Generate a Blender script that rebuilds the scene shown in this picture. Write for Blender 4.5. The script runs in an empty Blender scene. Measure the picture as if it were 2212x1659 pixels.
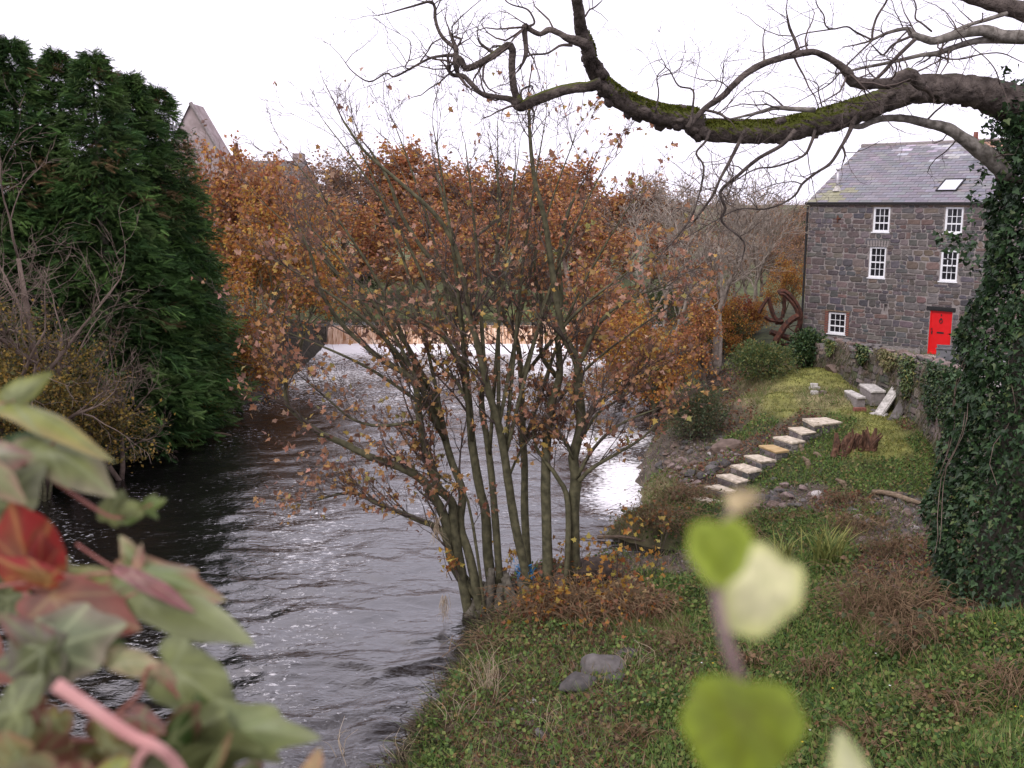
import bpy, bmesh, math, random, zlib
import numpy as np
from mathutils import Vector, Matrix

random.seed(11)
rng = np.random.default_rng(11)
S = bpy.context.scene
COL = S.collection
R_ = math.radians

# ------------------------------------------------------------------ camera
CZ = 9.5                                   # eye height above the river (m)
FPX, CU, CV, HOR = 2150.0, 1106.0, 829.5, 437.0
PITCH = math.atan((CV - HOR) / FPX)
cam_d = bpy.data.cameras.new('camera'); cam = bpy.data.objects.new('camera', cam_d); COL.objects.link(cam)
cam_d.sensor_width = 36; cam_d.lens = 36 * FPX / 2212
cam_d.clip_start = 0.02; cam_d.clip_end = 2000
cam.location = (0, 0, CZ); cam.rotation_euler = (math.pi / 2 - PITCH, 0, 0)
cam_d.dof.use_dof = True; cam_d.dof.focus_distance = 24; cam_d.dof.aperture_fstop = 35 / 4.8
S.camera = cam

# ------------------------------------------------------------------ world, sun, exposure
W = bpy.data.worlds.new('World'); S.world = W; W.use_nodes = True
wn, wl = W.node_tree.nodes, W.node_tree.links; wn.clear()
sky = wn.new('ShaderNodeTexSky'); sky.sky_type = 'NISHITA'; sky.sun_disc = False
sky.sun_elevation = R_(48); sky.sun_rotation = R_(-35); sky.dust_density = 6
wmix = wn.new('ShaderNodeMix'); wmix.data_type = 'RGBA'; wmix.inputs[0].default_value = 0.93   # closed cloud cover
wmix.inputs[7].default_value = (10.9, 10.3, 12.1, 1)
bg = wn.new('ShaderNodeBackground'); bg.inputs[1].default_value = 0.092
wo = wn.new('ShaderNodeOutputWorld')
wl.new(sky.outputs[0], wmix.inputs[6]); wl.new(wmix.outputs[2], bg.inputs[0]); wl.new(bg.outputs[0], wo.inputs[0])
sun_d = bpy.data.lights.new('sun', 'SUN'); sun_d.energy = 1.4; sun_d.angle = R_(18); sun_d.color = (1, .965, .92)
sun = bpy.data.objects.new('sun', sun_d); COL.objects.link(sun)
_sd = Vector((math.sin(R_(-35)) * math.cos(R_(48)), math.cos(R_(-35)) * math.cos(R_(48)) * -1, math.sin(R_(48))))
sun.rotation_euler = _sd.to_track_quat('Z', 'Y').to_euler(); sun.location = (0, 0, 60)
S.view_settings.view_transform = 'Standard'; S.view_settings.look = 'None'
S.view_settings.exposure = 0.55; S.view_settings.gamma = 1
S.cycles.max_bounces = 6; S.cycles.diffuse_bounces = 3; S.cycles.glossy_bounces = 3
S.cycles.transmission_bounces = 3; S.cycles.transparent_max_bounces = 4
S.cycles.use_denoising = True

# ------------------------------------------------------------------ helpers: pixels of the photograph -> places
cp, sp = math.cos(PITCH), math.sin(PITCH)
def ray(u, v):
    a, b = (u - CU) / FPX, (CV - v) / FPX
    return Vector((a, cp + b * sp, -sp + b * cp))
def PY(u, v, Y):                       # where that line of sight reaches distance Y
    d = ray(u, v); return Vector((0, 0, CZ)) + d * (Y / d.y)
def PZ(u, v, z):                       # where it reaches height z
    d = ray(u, v); return Vector((0, 0, CZ)) + d * ((z - CZ) / d.z)
def proj(P):                           # numpy (N,3) -> u, v, depth
    q = P - np.array([0, 0, CZ]); dep = q[:, 1] * cp - q[:, 2] * sp; upc = q[:, 1] * sp + q[:, 2] * cp
    return CU + FPX * q[:, 0] / dep, CV - FPX * upc / dep, dep

# ------------------------------------------------------------------ helpers: numbers
_perm = np.random.default_rng(3).permutation(512)
_perm = np.concatenate([_perm, _perm, _perm])
def pnoise(x, y, seed=0):
    x = np.asarray(x, float); y = np.asarray(y, float)
    xi = np.floor(x).astype(int); yi = np.floor(y).astype(int); xf = x - xi; yf = y - yi
    def g(ix, iy, fx, fy):
        h = _perm[(_perm[(ix + seed * 17) % 512] + iy) % 512] * (2 * math.pi / 512)
        return np.cos(h) * fx + np.sin(h) * fy
    u = xf ** 3 * (xf * (xf * 6 - 15) + 10); v = yf ** 3 * (yf * (yf * 6 - 15) + 10)
    a = g(xi, yi, xf, yf); b = g(xi + 1, yi, xf - 1, yf); c = g(xi, yi + 1, xf, yf - 1); d = g(xi + 1, yi + 1, xf - 1, yf - 1)
    return 1.5 * ((a * (1 - u) + b * u) * (1 - v) + (c * (1 - u) + d * u) * v)
def fbm(x, y, oct=3, seed=0):
    s = 0; a = 1
    for i in range(oct): s = s + a * pnoise(x, y, seed + i); x = x * 2.03; y = y * 2.03; a *= .5
    return s
def sstep(a, b, x):
    t = np.clip((x - a) / (b - a), 0, 1); return t * t * (3 - 2 * t)

# ------------------------------------------------------------------ helpers: meshes
def mk(name, chunks, smooth=False, cols=None):
    """chunks: list of (verts (n,3), faces (m,k)); cols: list of (n,3) colours, one array per chunk"""
    V = []; L = []; ST = []; off = 0; lo = 0
    for v, f in chunks:
        v = np.asarray(v, np.float32).reshape(-1, 3); V.append(v)
        fs = f if isinstance(f, list) else [f]
        for ff in fs:
            ff = np.asarray(ff, np.int32)
            if ff.size == 0: continue
            if ff.ndim == 1: ff = ff[None]
            L.append((ff + off).ravel()); ST.append(lo + np.arange(len(ff)) * ff.shape[1]); lo += ff.size
        off += len(v)
    me = bpy.data.meshes.new(name)
    V = np.concatenate(V); L = np.concatenate(L); ST = np.concatenate(ST).astype(np.int32)
    me.vertices.add(len(V)); me.vertices.foreach_set('co', V.ravel())
    me.loops.add(len(L)); me.loops.foreach_set('vertex_index', L.astype(np.int32))
    me.polygons.add(len(ST)); me.polygons.foreach_set('loop_start', ST)
    if smooth: me.polygons.foreach_set('use_smooth', np.ones(len(ST), bool))
    else: me.polygons.foreach_set('use_smooth', np.zeros(len(ST), bool))
    me.update(calc_edges=True)
    if cols is not None:
        C = np.concatenate([np.asarray(c, np.float32).reshape(-1, 3) for c in cols])
        C = np.concatenate([C, np.ones((len(C), 1), np.float32)], 1)
        at = me.color_attributes.new('col', 'FLOAT_COLOR', 'POINT'); at.data.foreach_set('color', C.ravel())
    return me
def tag(o, label=None, cat=None, group=None, kind=None):
    if label: o['label'] = label
    if cat: o['category'] = cat
    if group: o['group'] = group
    if kind: o['kind'] = kind
    return o
WM = {}                                # world matrices of parents
def thing(name, loc, label, cat, group=None):
    o = bpy.data.objects.new(name, None); o.location = loc; o.empty_display_size = .2; COL.objects.link(o)
    WM[o.name] = Matrix.Translation(Vector(loc))
    return tag(o, label, cat, group)
def top(name, me, mat, label=None, cat=None, group=None, kind=None):
    o = bpy.data.objects.new(name, me); COL.objects.link(o)
    if mat and not len(me.materials): me.materials.append(mat)
    return tag(o, label, cat, group, kind)
def part(name, me, mat, parent, kind=None, label=None, mw=None):
    """a part whose mesh is in world coordinates (or placed by mw)"""
    o = bpy.data.objects.new(name, me); COL.objects.link(o)
    if mat and not len(me.materials): me.materials.append(mat)
    o.parent = parent
    o.matrix_parent_inverse = WM.get(parent.name, Matrix.Identity(4)).inverted()
    if mw is not None: o.matrix_basis = mw; WM[o.name] = mw
    if kind: o['kind'] = kind
    if label: o['label'] = label
    return o
def recenter(o):                       # put a top-level mesh's origin at its base centre
    me = o.data; n = len(me.vertices); a = np.empty(n * 3, np.float32); me.vertices.foreach_get('co', a); a = a.reshape(-1, 3)
    c = np.array([(a[:, 0].min() + a[:, 0].max()) / 2, (a[:, 1].min() + a[:, 1].max()) / 2, a[:, 2].min()])
    me.vertices.foreach_set('co', (a - c).astype(np.float32).ravel()); me.update(); o.location = Vector(c); WM[o.name] = Matrix.Translation(o.location); return o

BOXF = np.array([[0, 3, 2, 1], [4, 5, 6, 7], [0, 1, 5, 4], [1, 2, 6, 5], [2, 3, 7, 6], [3, 0, 4, 7]])
def boxv(a, b, M=None):
    (x0, y0, z0), (x1, y1, z1) = a, b
    v = np.array([[x0, y0, z0], [x1, y0, z0], [x1, y1, z0], [x0, y1, z0], [x0, y0, z1], [x1, y0, z1], [x1, y1, z1], [x0, y1, z1]], float)
    if M is not None: v = v @ np.array(M.to_3x3()).T + np.array(M.translation)
    return v, BOXF
def bevelbox(name, a, b, bev=.01, M=None, jit=0.0):
    bm = bmesh.new(); v, f = boxv(a, b)
    vs = [bm.verts.new(x) for x in v]
    for q in f: bm.faces.new([vs[i] for i in q])
    bmesh.ops.bevel(bm, geom=bm.edges[:], offset=bev, segments=2, affect='EDGES')
    if jit:
        for q in bm.verts: q.co += Vector((random.gauss(0, jit), random.gauss(0, jit), random.gauss(0, jit)))
    if M is not None: bm.transform(M)
    me = bpy.data.meshes.new(name); bm.to_mesh(me); bm.free(); return me

def tube(P, rad, sides=6, cap=True, jitter=0.0):
    P = np.asarray([tuple(p) for p in P], float); n = len(P); rad = np.broadcast_to(np.asarray(rad, float), (n,))
    T = np.gradient(P, axis=0); T /= np.linalg.norm(T, axis=1)[:, None] + 1e-9
    up = np.array([0, 0, 1.0]) if abs(T[0, 2]) < .9 else np.array([1.0, 0, 0])
    N = np.empty_like(P); nn = np.cross(T[0], up); nn /= np.linalg.norm(nn); N[0] = nn
    for i in range(1, n):
        nn = nn - T[i] * nn.dot(T[i]); nn /= np.linalg.norm(nn) + 1e-9; N[i] = nn
    B = np.cross(T, N); a = np.arange(sides) * 2 * math.pi / sides
    rr = rad[:, None] * np.ones(sides)
    if jitter: rr = rr * (1 + jitter * (rng.random((n, sides)) - .5) * 2)
    V = P[:, None] + rr[..., None] * (np.cos(a)[None, :, None] * N[:, None] + np.sin(a)[None, :, None] * B[:, None])
    V = V.reshape(-1, 3); i = np.arange(n - 1)[:, None] * sides; j = np.arange(sides)[None]; k = (j + 1) % sides
    F = np.stack([i + j, i + k, i + sides + k, i + sides + j], -1).reshape(-1, 4)
    if cap:
        V = np.concatenate([V, P[:1], P[-1:]]); c0, c1 = n * sides, n * sides + 1; jj = np.arange(sides); kk = (jj + 1) % sides
        T1 = np.stack([np.full(sides, c0), kk, jj], -1); T2 = np.stack([np.full(sides, c1), (n - 1) * sides + jj, (n - 1) * sides + kk], -1)
        return V, [F, T1, T2]
    return V, [F]
def spline(P, rad, per=4):             # Catmull-Rom through control points
    P = [np.asarray(tuple(p), float) for p in P]; P = [2 * P[0] - P[1]] + P + [2 * P[-1] - P[-2]]
    rad = list(rad); rad = [rad[0]] + rad + [rad[-1]]; out = []; ro = []
    for i in range(1, len(P) - 2):
        for k in range(per):
            t = k / per; t2 = t * t; t3 = t2 * t
            out.append(.5 * (2 * P[i] + (P[i + 1] - P[i - 1]) * t + (2 * P[i - 1] - 5 * P[i] + 4 * P[i + 1] - P[i + 2]) * t2 + (3 * P[i] - P[i - 1] - 3 * P[i + 1] + P[i + 2]) * t3))
            ro.append(rad[i] * (1 - t) + rad[i + 1] * t)
    out.append(P[-2]); ro.append(rad[-2]); return np.array(out), np.array(ro)

# leaf shapes: y from stalk (0) to tip (1); two halves folded on the midrib
def leaf_shape(half, fold=.18):
    h = np.array(half, float); n = len(h)
    v = [(0, 0, 0)] + [(x, y, fold * x) for x, y in h] + [(0, 1, 0)] + [(-x, y, fold * x) for x, y in h]
    r = list(range(0, n + 2)); l = [0, n + 1] + list(range(2 * n + 1, n + 1, -1))
    return np.array(v, float), [np.array([r]), np.array([l])]
L_IVY = leaf_shape([(.30, -.10), (.52, .16), (.27, .36)])
L_SYC = leaf_shape([(.34, -.10), (.30, .12), (.62, .36), (.26, .46), (.25, .62)], .25)
L_OVA = leaf_shape([(.22, .2), (.27, .55)], .2)
L_QUAD = (np.array([(0, 0, 0), (.42, .5, .12), (0, 1, 0), (-.42, .5, .12)], float), [np.array([[0, 1, 2, 3]])])
L_TRI = (np.array([(-.5, 0, 0), (.5, 0, 0), (.15, 1, 0)], float), [np.array([[0, 1, 2]])])
def rotmats(ydir, roll):
    y = ydir / (np.linalg.norm(ydir, axis=1)[:, None] + 1e-9)
    up = np.where(np.abs(y[:, 2:3]) > .95, np.array([[1.0, 0, 0]]), np.array([[0, 0, 1.0]]))
    x = np.cross(y, up); x /= np.linalg.norm(x, axis=1)[:, None] + 1e-9; z = np.cross(x, y)
    c, s = np.cos(roll)[:, None], np.sin(roll)[:, None]
    return np.stack([x * c + z * s, y, z * c - x * s], 1)     # rows = local axes
def scatter(shape, C, size, ydir, roll, wid=None):
    """many copies of a leaf shape in one chunk"""
    v, fs = shape; N = len(C); Rm = rotmats(np.asarray(ydir, float), np.asarray(roll, float))
    size = np.broadcast_to(np.asarray(size, float), (N,))
    loc = np.broadcast_to(v[None], (N,) + v.shape) * size[:, None, None]
    if wid is not None: loc = loc * np.stack([np.broadcast_to(wid, (N,)), np.ones(N), np.ones(N)], -1)[:, None, :]
    V = np.einsum('nki,nij->nkj', loc, Rm) + C[:, None]
    k = len(v); F = [(f[None] + (np.arange(N) * k)[:, None, None]).reshape(-1, f.shape[1]) for f in fs]
    return V.reshape(-1, 3), F, k
def palette(N, cols, w=None, jit=.25):
    cols = np.array(cols, float); i = rng.choice(len(cols), N, p=None if w is None else np.array(w) / np.sum(w))
    return np.clip(cols[i] * (1 + jit * (rng.random((N, 1)) * 2 - 1)) * (1 + .08 * (rng.random((N, 3)) * 2 - 1)), .003, .95)
def rdir(N, up=0.0):
    d = rng.normal(size=(N, 3)); d /= np.linalg.norm(d, axis=1)[:, None]; d[:, 2] += up
    return d / np.linalg.norm(d, axis=1)[:, None]

# ------------------------------------------------------------------ helpers: materials
def mat(name, c1, c2=None, scale=6, rough=.8, bump=0.0, bscale=40, spec=.3, trans=0.0, vcol=False, detail=4, coord='Object', stretch=None, metal=0, amt=1.0):
    m = bpy.data.materials.new(name); m.use_nodes = True; nt = m.node_tree; n, l = nt.nodes, nt.links
    bs = n['Principled BSDF']; bs.inputs['Roughness'].default_value = rough; bs.inputs['Specular IOR Level'].default_value = spec; bs.inputs['Metallic'].default_value = metal
    tc = n.new('ShaderNodeTexCoord'); src = tc.outputs[coord]
    if stretch:
        mp = n.new('ShaderNodeMapping'); mp.inputs['Scale'].default_value = stretch; l.new(src, mp.inputs[0]); src = mp.outputs[0]
    col = None
    if vcol:
        at = n.new('ShaderNodeAttribute'); at.attribute_name = 'col'; col = at.outputs['Color']
    if c2 is not None or not vcol:
        nz = n.new('ShaderNodeTexNoise'); nz.inputs['Scale'].default_value = scale; nz.inputs['Detail'].default_value = detail; l.new(src, nz.inputs['Vector'])
        rp = n.new('ShaderNodeValToRGB'); rp.color_ramp.elements[0].position = .33; rp.color_ramp.elements[1].position = .68
        rp.color_ramp.elements[0].color = (*c1, 1); rp.color_ramp.elements[1].color = (*(c2 if c2 is not None else c1), 1); l.new(nz.outputs[0], rp.inputs[0])
        if vcol:
            mx = n.new('ShaderNodeMix'); mx.data_type = 'RGBA'; mx.blend_type = 'MULTIPLY'; mx.inputs[0].default_value = amt
            l.new(col, mx.inputs[6]); l.new(rp.outputs[0], mx.inputs[7]); col = mx.outputs[2]
        else: col = rp.outputs[0]
    l.new(col, bs.inputs['Base Color'])
    if bump:
        nb = n.new('ShaderNodeTexNoise'); nb.inputs['Scale'].default_value = bscale; nb.inputs['Detail'].default_value = 5; l.new(src, nb.inputs['Vector'])
        bp = n.new('ShaderNodeBump'); bp.inputs['Strength'].default_value = bump; bp.inputs['Distance'].default_value = .02
        l.new(nb.outputs[0], bp.inputs['Height']); l.new(bp.outputs[0], bs.inputs['Normal'])
    if trans:
        tr = n.new('ShaderNodeBsdfTranslucent'); ms = n.new('ShaderNodeMixShader'); ms.inputs[0].default_value = trans
        l.new(col, tr.inputs[0]); l.new(bs.outputs[0], ms.inputs[1]); l.new(tr.outputs[0], ms.inputs[2]); l.new(ms.outputs[0], n['Material Output'].inputs[0])
    return m
M = {}
M['leaf'] = mat('leaf', (1, 1, 1), vcol=True, rough=.55, spec=.35, trans=.38)
M['ivy'] = mat('ivy_leaf', (1, 1, 1), vcol=True, rough=.5, spec=.28, trans=.08)
M['needle'] = mat('needle', (1, 1, 1), vcol=True, rough=.7, spec=.2, trans=.12)
M['fgleaf'] = mat('foreground_leaf', (.8, .8, .8), (1.1, 1.1, 1.1), vcol=True, scale=60, rough=.45, spec=.35, trans=.3)
M['grass'] = mat('grass', (1, 1, 1), vcol=True, rough=.7, spec=.2, trans=.25)
M['bark'] = mat('bark', (.045, .038, .028), (.13, .115, .09), scale=9, rough=.9, bump=.5, bscale=45)
M['stem'] = mat('sycamore_bark', (.045, .042, .022), (.12, .11, .06), scale=7, rough=.85, bump=.35, bscale=60)
M['twig'] = mat('twig', (.06, .045, .038), (.12, .09, .075), scale=5, rough=.9)
M['lichenbark'] = mat('lichen_bark', (.075, .065, .052), (.24, .215, .185), scale=9, rough=.92, bump=.9, bscale=22)
M['greybark'] = mat('grey_bark', (.17, .14, .11), (.37, .315, .26), scale=4, rough=.9, bump=.2, bscale=30)
M['cane'] = mat('dead_cane', (.11, .068, .038), (.24, .16, .09), scale=5, rough=.9)
M['brownbark'] = mat('brown_bark', (.10, .07, .055), (.20, .15, .12), scale=4, rough=.9)
M['stone'] = mat('stone', (.75, .75, .75), (1.2, 1.2, 1.2), vcol=True, scale=9, rough=.9, bump=.5, bscale=30)
M['mortar'] = mat('mortar', (.20, .175, .165), (.30, .265, .25), scale=12, rough=.95, bump=.4, bscale=50)
M['slate'] = mat('slate', (.8, .8, .8), (1.15, 1.15, 1.15), vcol=True, scale=5, rough=.5, spec=.5, bump=.15, bscale=25)
M['white'] = mat('white_paint', (.74, .74, .76), (.82, .82, .83), scale=8, rough=.45)
M['red'] = mat('red_paint', (.62, .008, .010), (.68, .012, .015), scale=5, rough=.4, spec=.4)
M['black'] = mat('black_iron', (.012, .012, .013), (.03, .028, .028), scale=20, rough=.6)
M['wood'] = mat('weathered_wood', (.12, .085, .055), (.27, .20, .14), scale=8, rough=.9, bump=.4, bscale=30, stretch=(1, 1, 6))
M['slab'] = mat('sandstone_slab', (.30, .25, .18), (.62, .54, .43), scale=7, rough=.9, bump=.3, bscale=40)
M['concrete'] = mat('pale_stone', (.30, .28, .25), (.62, .58, .54), scale=9, rough=.9, bump=.3, bscale=40)
M['rust'] = mat('rusty_iron', (.035, .022, .018), (.13, .05, .03), scale=6, rough=.9, bump=.4, bscale=30)
# ================================================================== THE SETTING: ground, river, weir
def shore(pts):
    q = [PZ(u, v, 0) for u, v in pts]; q.sort(key=lambda p: p.y); return np.array([p.x for p in q]), np.array([p.y for p in q])
RX, RY_ = shore([(700, 1900), (865, 1659), (945, 1530), (988, 1455), (1030, 1390), (1058, 1330), (1078, 1268), (1440, 1228), (1450, 1190),
                 (1300, 1160), (1360, 1130), (1390, 1095), (1378, 1030), (1400, 975), (1425, 930), (1425, 860), (1410, 800), (1405, 742)])
LX, LY_ = shore([(-1500, 1900), (-900, 1659), (-500, 1300), (-40, 1010), (150, 960), (330, 912), (520, 872), (600, 845), (645, 800), (690, 760), (705, 742)])
YW = float(PZ(705, 742, 0).y)              # the weir's foot
ZU = 1.15                                   # water above the weir
STEP_C2 = [((950, 355), (1075, 350), (1157, 375), (1010, 390)), ((880, 400), (940, 398), (1018, 425), (950, 432)),
           ((800, 448), (860, 442), (965, 470), (900, 478)), ((730, 490), (790, 487), (880, 517), (820, 525)),
           ((655, 540), (715, 537), (815, 567), (745, 575)), ((583, 590), (640, 583), (740, 615), (680, 627)),
           ((515, 640), (575, 634), (675, 665), (625, 680)), ((452, 697), (515, 690), (615, 720), (575, 727)),
           ((392, 757), (440, 752), (550, 775), (500, 785))]
def c2(x, y): return (1500 + x / 2.074) / 1.1302, (850 + y / 2.074) / 1.1302
STEP_Z = [2.2 - .18 * k for k in range(9)]
# control points of the right bank: u, v, height, cover
CT = [(900, 1659, .2, 'lush'), (1100, 1659, .5, 'litter'), (1300, 1659, .8, 'litter'), (1500, 1659, 1.1, 'lush'), (1800, 1659, 1.6, 'lush'), (2212, 1659, 2.3, 'lush'),
      (2300, 1900, 2.4, 'lush'), (1600, 1900, 1.3, 'lush'), (1050, 1560, .45, 'litter'), (1180, 1500, .6, 'litter'), (1350, 1480, .8, 'litter'),
      (1250, 1570, .7, 'litter'), (1450, 1520, .95, 'lush'), (1650, 1450, 1.2, 'lush'), (1650, 1560, 1.3, 'lush'), (1850, 1450, 1.5, 'lush'), (2100, 1450, 2.0, 'lush'), (2212, 1350, 2.3, 'lush'),
      (1080, 1300, .45, 'soil'), (1180, 1290, .5, 'soil'), (1280, 1290, .55, 'soil'), (1100, 1380, .5, 'litter'), (1250, 1400, .6, 'litter'), (1400, 1350, .75, 'tan'), (1400, 1430, .8, 'litter'),
      (1500, 1300, .75, 'lush'), (1600, 1330, 1.0, 'lush'), (1750, 1350, 1.2, 'lush'), (1900, 1330, 1.5, 'tan'), (2080, 1300, 2.0, 'soil'),
      (1480, 1225, .35, 'gravel'), (1560, 1190, .55, 'lush'), (1640, 1210, .7, 'tan'), (1780, 1220, 1.0, 'lush'), (1900, 1230, 1.2, 'soil'),
      (1430, 1110, .5, 'tan'), (1430, 1060, .55, 'tan'), (1480, 1110, .6, 'lush'), (1440, 1000, .4, 'gravel'), (1500, 1000, .75, 'gravel'), (1540, 960, .9, 'gravel'),
      (1560, 1130, .7, 'lush'), (1650, 1130, .8, 'lush'), (1650, 1085, .85, 'gravel'), (1720, 1070, 1.0, 'gravel'), (1800, 1090, 1.05, 'soil'), (1880, 1110, 1.1, 'litter'), (1960, 1110, 1.2, 'gravel'),
      (1750, 1150, .95, 'lush'), (1900, 1160, 1.1, 'gravel'), (2000, 1180, 1.35, 'soil'),
      (1700, 1030, 1.15, 'lush'), (1790, 1000, 1.5, 'lush'), (1890, 1030, 1.4, 'lush'), (1980, 1030, 1.6, 'lush'), (1850, 960, 1.95, 'moss'), (1930, 960, 1.95, 'moss'), (2000, 960, 2.0, 'lush'),
      (1900, 915, 2.2, 'moss'), (1980, 910, 2.3, 'litter'), (1850, 890, 2.3, 'moss'), (1700, 885, 2.2, 'moss'), (1650, 915, 1.8, 'lush'), (1600, 945, 1.35, 'lush'), (1575, 930, 1.3, 'soil'),
      (1680, 850, 2.4, 'moss'), (1620, 860, 2.1, 'tan'), (1590, 890, 1.6, 'soil'), (1560, 870, 1.4, 'soil'), (1760, 850, 2.45, 'tan'), (1850, 860, 2.5, 'tan'), (1720, 810, 2.65, 'moss'), (1790, 800, 2.75, 'moss'), (1660, 810, 2.5, 'tan'),
      (1590, 800, 2.0, 'soil'), (1500, 850, 1.0, 'soil'), (1480, 900, .8, 'soil'), (1520, 780, 1.6, 'soil'), (1460, 780, 1.0, 'soil'),
      (1690, 745, 2.5, 'lush'), (1620, 720, 2.6, 'lush'), (1540, 720, 2.3, 'lush')]
for k, q in enumerate(STEP_C2):
    for a in (0, 2):
        u, v = c2(*q[a]); CT.append((u + (0 if a == 0 else 4), v - 2, STEP_Z[k] - .16, 'soil' if a == 0 else 'lush'))
CP = np.array([tuple(PZ(u, v, z)) for u, v, z, _ in CT]); CK = [c[3] for c in CT]
KINDS = ['lush', 'moss', 'tan', 'litter', 'soil', 'gravel']
CKI = np.array([KINDS.index(k) for k in CK])
# garden retaining wall: plan line (far -> near)
WALL = [(12.9, 41.8), (13.25, 39.0), (13.55, 37.0), (13.65, 34.5), (13.5, 32.6), (13.2, 30.4), (12.75, 28.2), (12.9, 26.5), (14.2, 23.5)]
WALLX = np.array([w[0] for w in WALL][::-1]); WALLY = np.array([w[1] for w in WALL][::-1])
def wall_x(y): return np.interp(y, WALLY, WALLX)
YARD = 2.85
def _idw(x, y, vals):
    x = np.atleast_1d(x).astype(float).ravel(); y = np.atleast_1d(y).astype(float).ravel(); out = np.empty((len(x), vals.shape[1]))
    for i in range(0, len(x), 20000):
        dx = x[i:i + 20000, None] - CP[None, :, 0]; dy = (y[i:i + 20000, None] - CP[None, :, 1]) * .8
        w = 1 / (dx * dx + dy * dy + .12) ** 1.6; out[i:i + 20000] = (w @ vals) / w.sum(1)[:, None]
    return out
def right_base(x, y):
    z = _idw(x, y, CP[:, 2:3])[:, 0]
    far = sstep(44, 52, y); z = z * (1 - far) + (2.3 + .02 * np.maximum(y - 48, 0)) * far
    yd = sstep(-.05, .25, x - wall_x(y) - .3) * sstep(22.5, 25, y) * sstep(42.5, 41.2, y)
    z = z * (1 - yd) + YARD * yd
    fr = sstep(40.5, 43.5, y) * sstep(11.5, 14, x); z = z * (1 - fr) + YARD * fr
    return z + sstep(30, 120, x) * 3
def _smin(a, b, k=.25):
    h = np.clip(.5 + .5 * (b - a) / k, 0, 1); return b * (1 - h) + a * h - k * h * (1 - h)
def H(x, y):
    x = np.asarray(x, float); y = np.asarray(y, float); sh = x.shape; x = x.ravel(); y = y.ravel()
    sr = x - np.interp(y, RY_, RX) + .22 * fbm(x * .3, y * 1.3, 3, 15); sl = np.interp(y, LY_, LX) - x
    n = .5 * fbm(x * .8, y * .8, 3, 5)
    zr = _smin(right_base(x, y) + .10 * n, sr * 1.1 + .15 * n); zl = _smin(1.3 + .10 * np.minimum(sl, 30) + .2 * n, sl * 1.3 + .2 * n)
    lower = np.maximum(np.maximum(zr, zl), -1.0)
    s2 = np.maximum(np.maximum(x - 13.5, -34 - x), (y - (YW + 5.2 + .6 * np.sin(x * .25)))) 
    up = np.maximum(ZU + _smin(.45 + .03 * np.minimum(s2, 120) + .15 * n, s2 * .6), ZU - .9)
    up = np.where(sr > 0, np.maximum(up, np.minimum(zr, 2.4)), up); up = np.where(sl > .3, np.maximum(up, np.minimum(zl, 2.2)), up)
    z = np.where(y > YW + .55, up, lower)
    z += 2 * sstep(150, 420, np.hypot(x, y))
    return z.reshape(sh)
def hgt(x, y): return float(H(np.array([x]), np.array([y]))[0])
def kindw(x, y):
    w = _idw(x, y, np.eye(len(KINDS))[CKI]); w = w ** 1.5; return w / w.sum(1)[:, None]
KCOL = np.array([(.045, .052, .022), (.19, .19, .05), (.23, .19, .10), (.095, .068, .045), (.06, .047, .036), (.10, .078, .066)])

gx = np.concatenate([-np.geomspace(600, 26, 26), np.arange(-25, -6, .6), np.arange(-6, 20, .25), np.arange(20, 32, .6), np.geomspace(33, 600, 24)])
gy = np.concatenate([np.arange(-30, 9, 3), np.arange(9, 46, .25), np.arange(46, 80, .5), np.geomspace(80.5, 900, 40)])
GX, GY = np.meshgrid(gx, gy); GZ = H(GX, GY)
nx, ny = len(gx), len(gy); ii = np.arange(ny - 1)[:, None] * nx + np.arange(nx - 1)[None]
GF = np.stack([ii, ii + 1, ii + nx + 1, ii + nx], -1).reshape(-1, 4)
gw = kindw(GX.ravel(), GY.ravel()); gc = gw @ KCOL
gc = np.where((GX.ravel() < np.interp(GY.ravel(), LY_, LX) + .5)[:, None], np.array([[.03, .026, .018]]), gc)
gc = np.where((GY.ravel() > YW + .6)[:, None], np.array([[.10, .115, .045]]), gc)
yr = (GX.ravel() > wall_x(GY.ravel()) + .4) & (GY.ravel() > 24) & (GY.ravel() < 44); gc = np.where(yr[:, None], np.array([[.15, .14, .10]]), gc)
M['ground'] = mat('ground', (.5, .5, .5), (1.35, 1.35, 1.35), vcol=True, scale=2.2, rough=.95, bump=.8, bscale=18, detail=8)
top('ground', mk('ground', [(np.stack([GX, GY, GZ], -1).reshape(-1, 3), GF)], True, [gc]), M['ground'], kind='structure')

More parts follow.
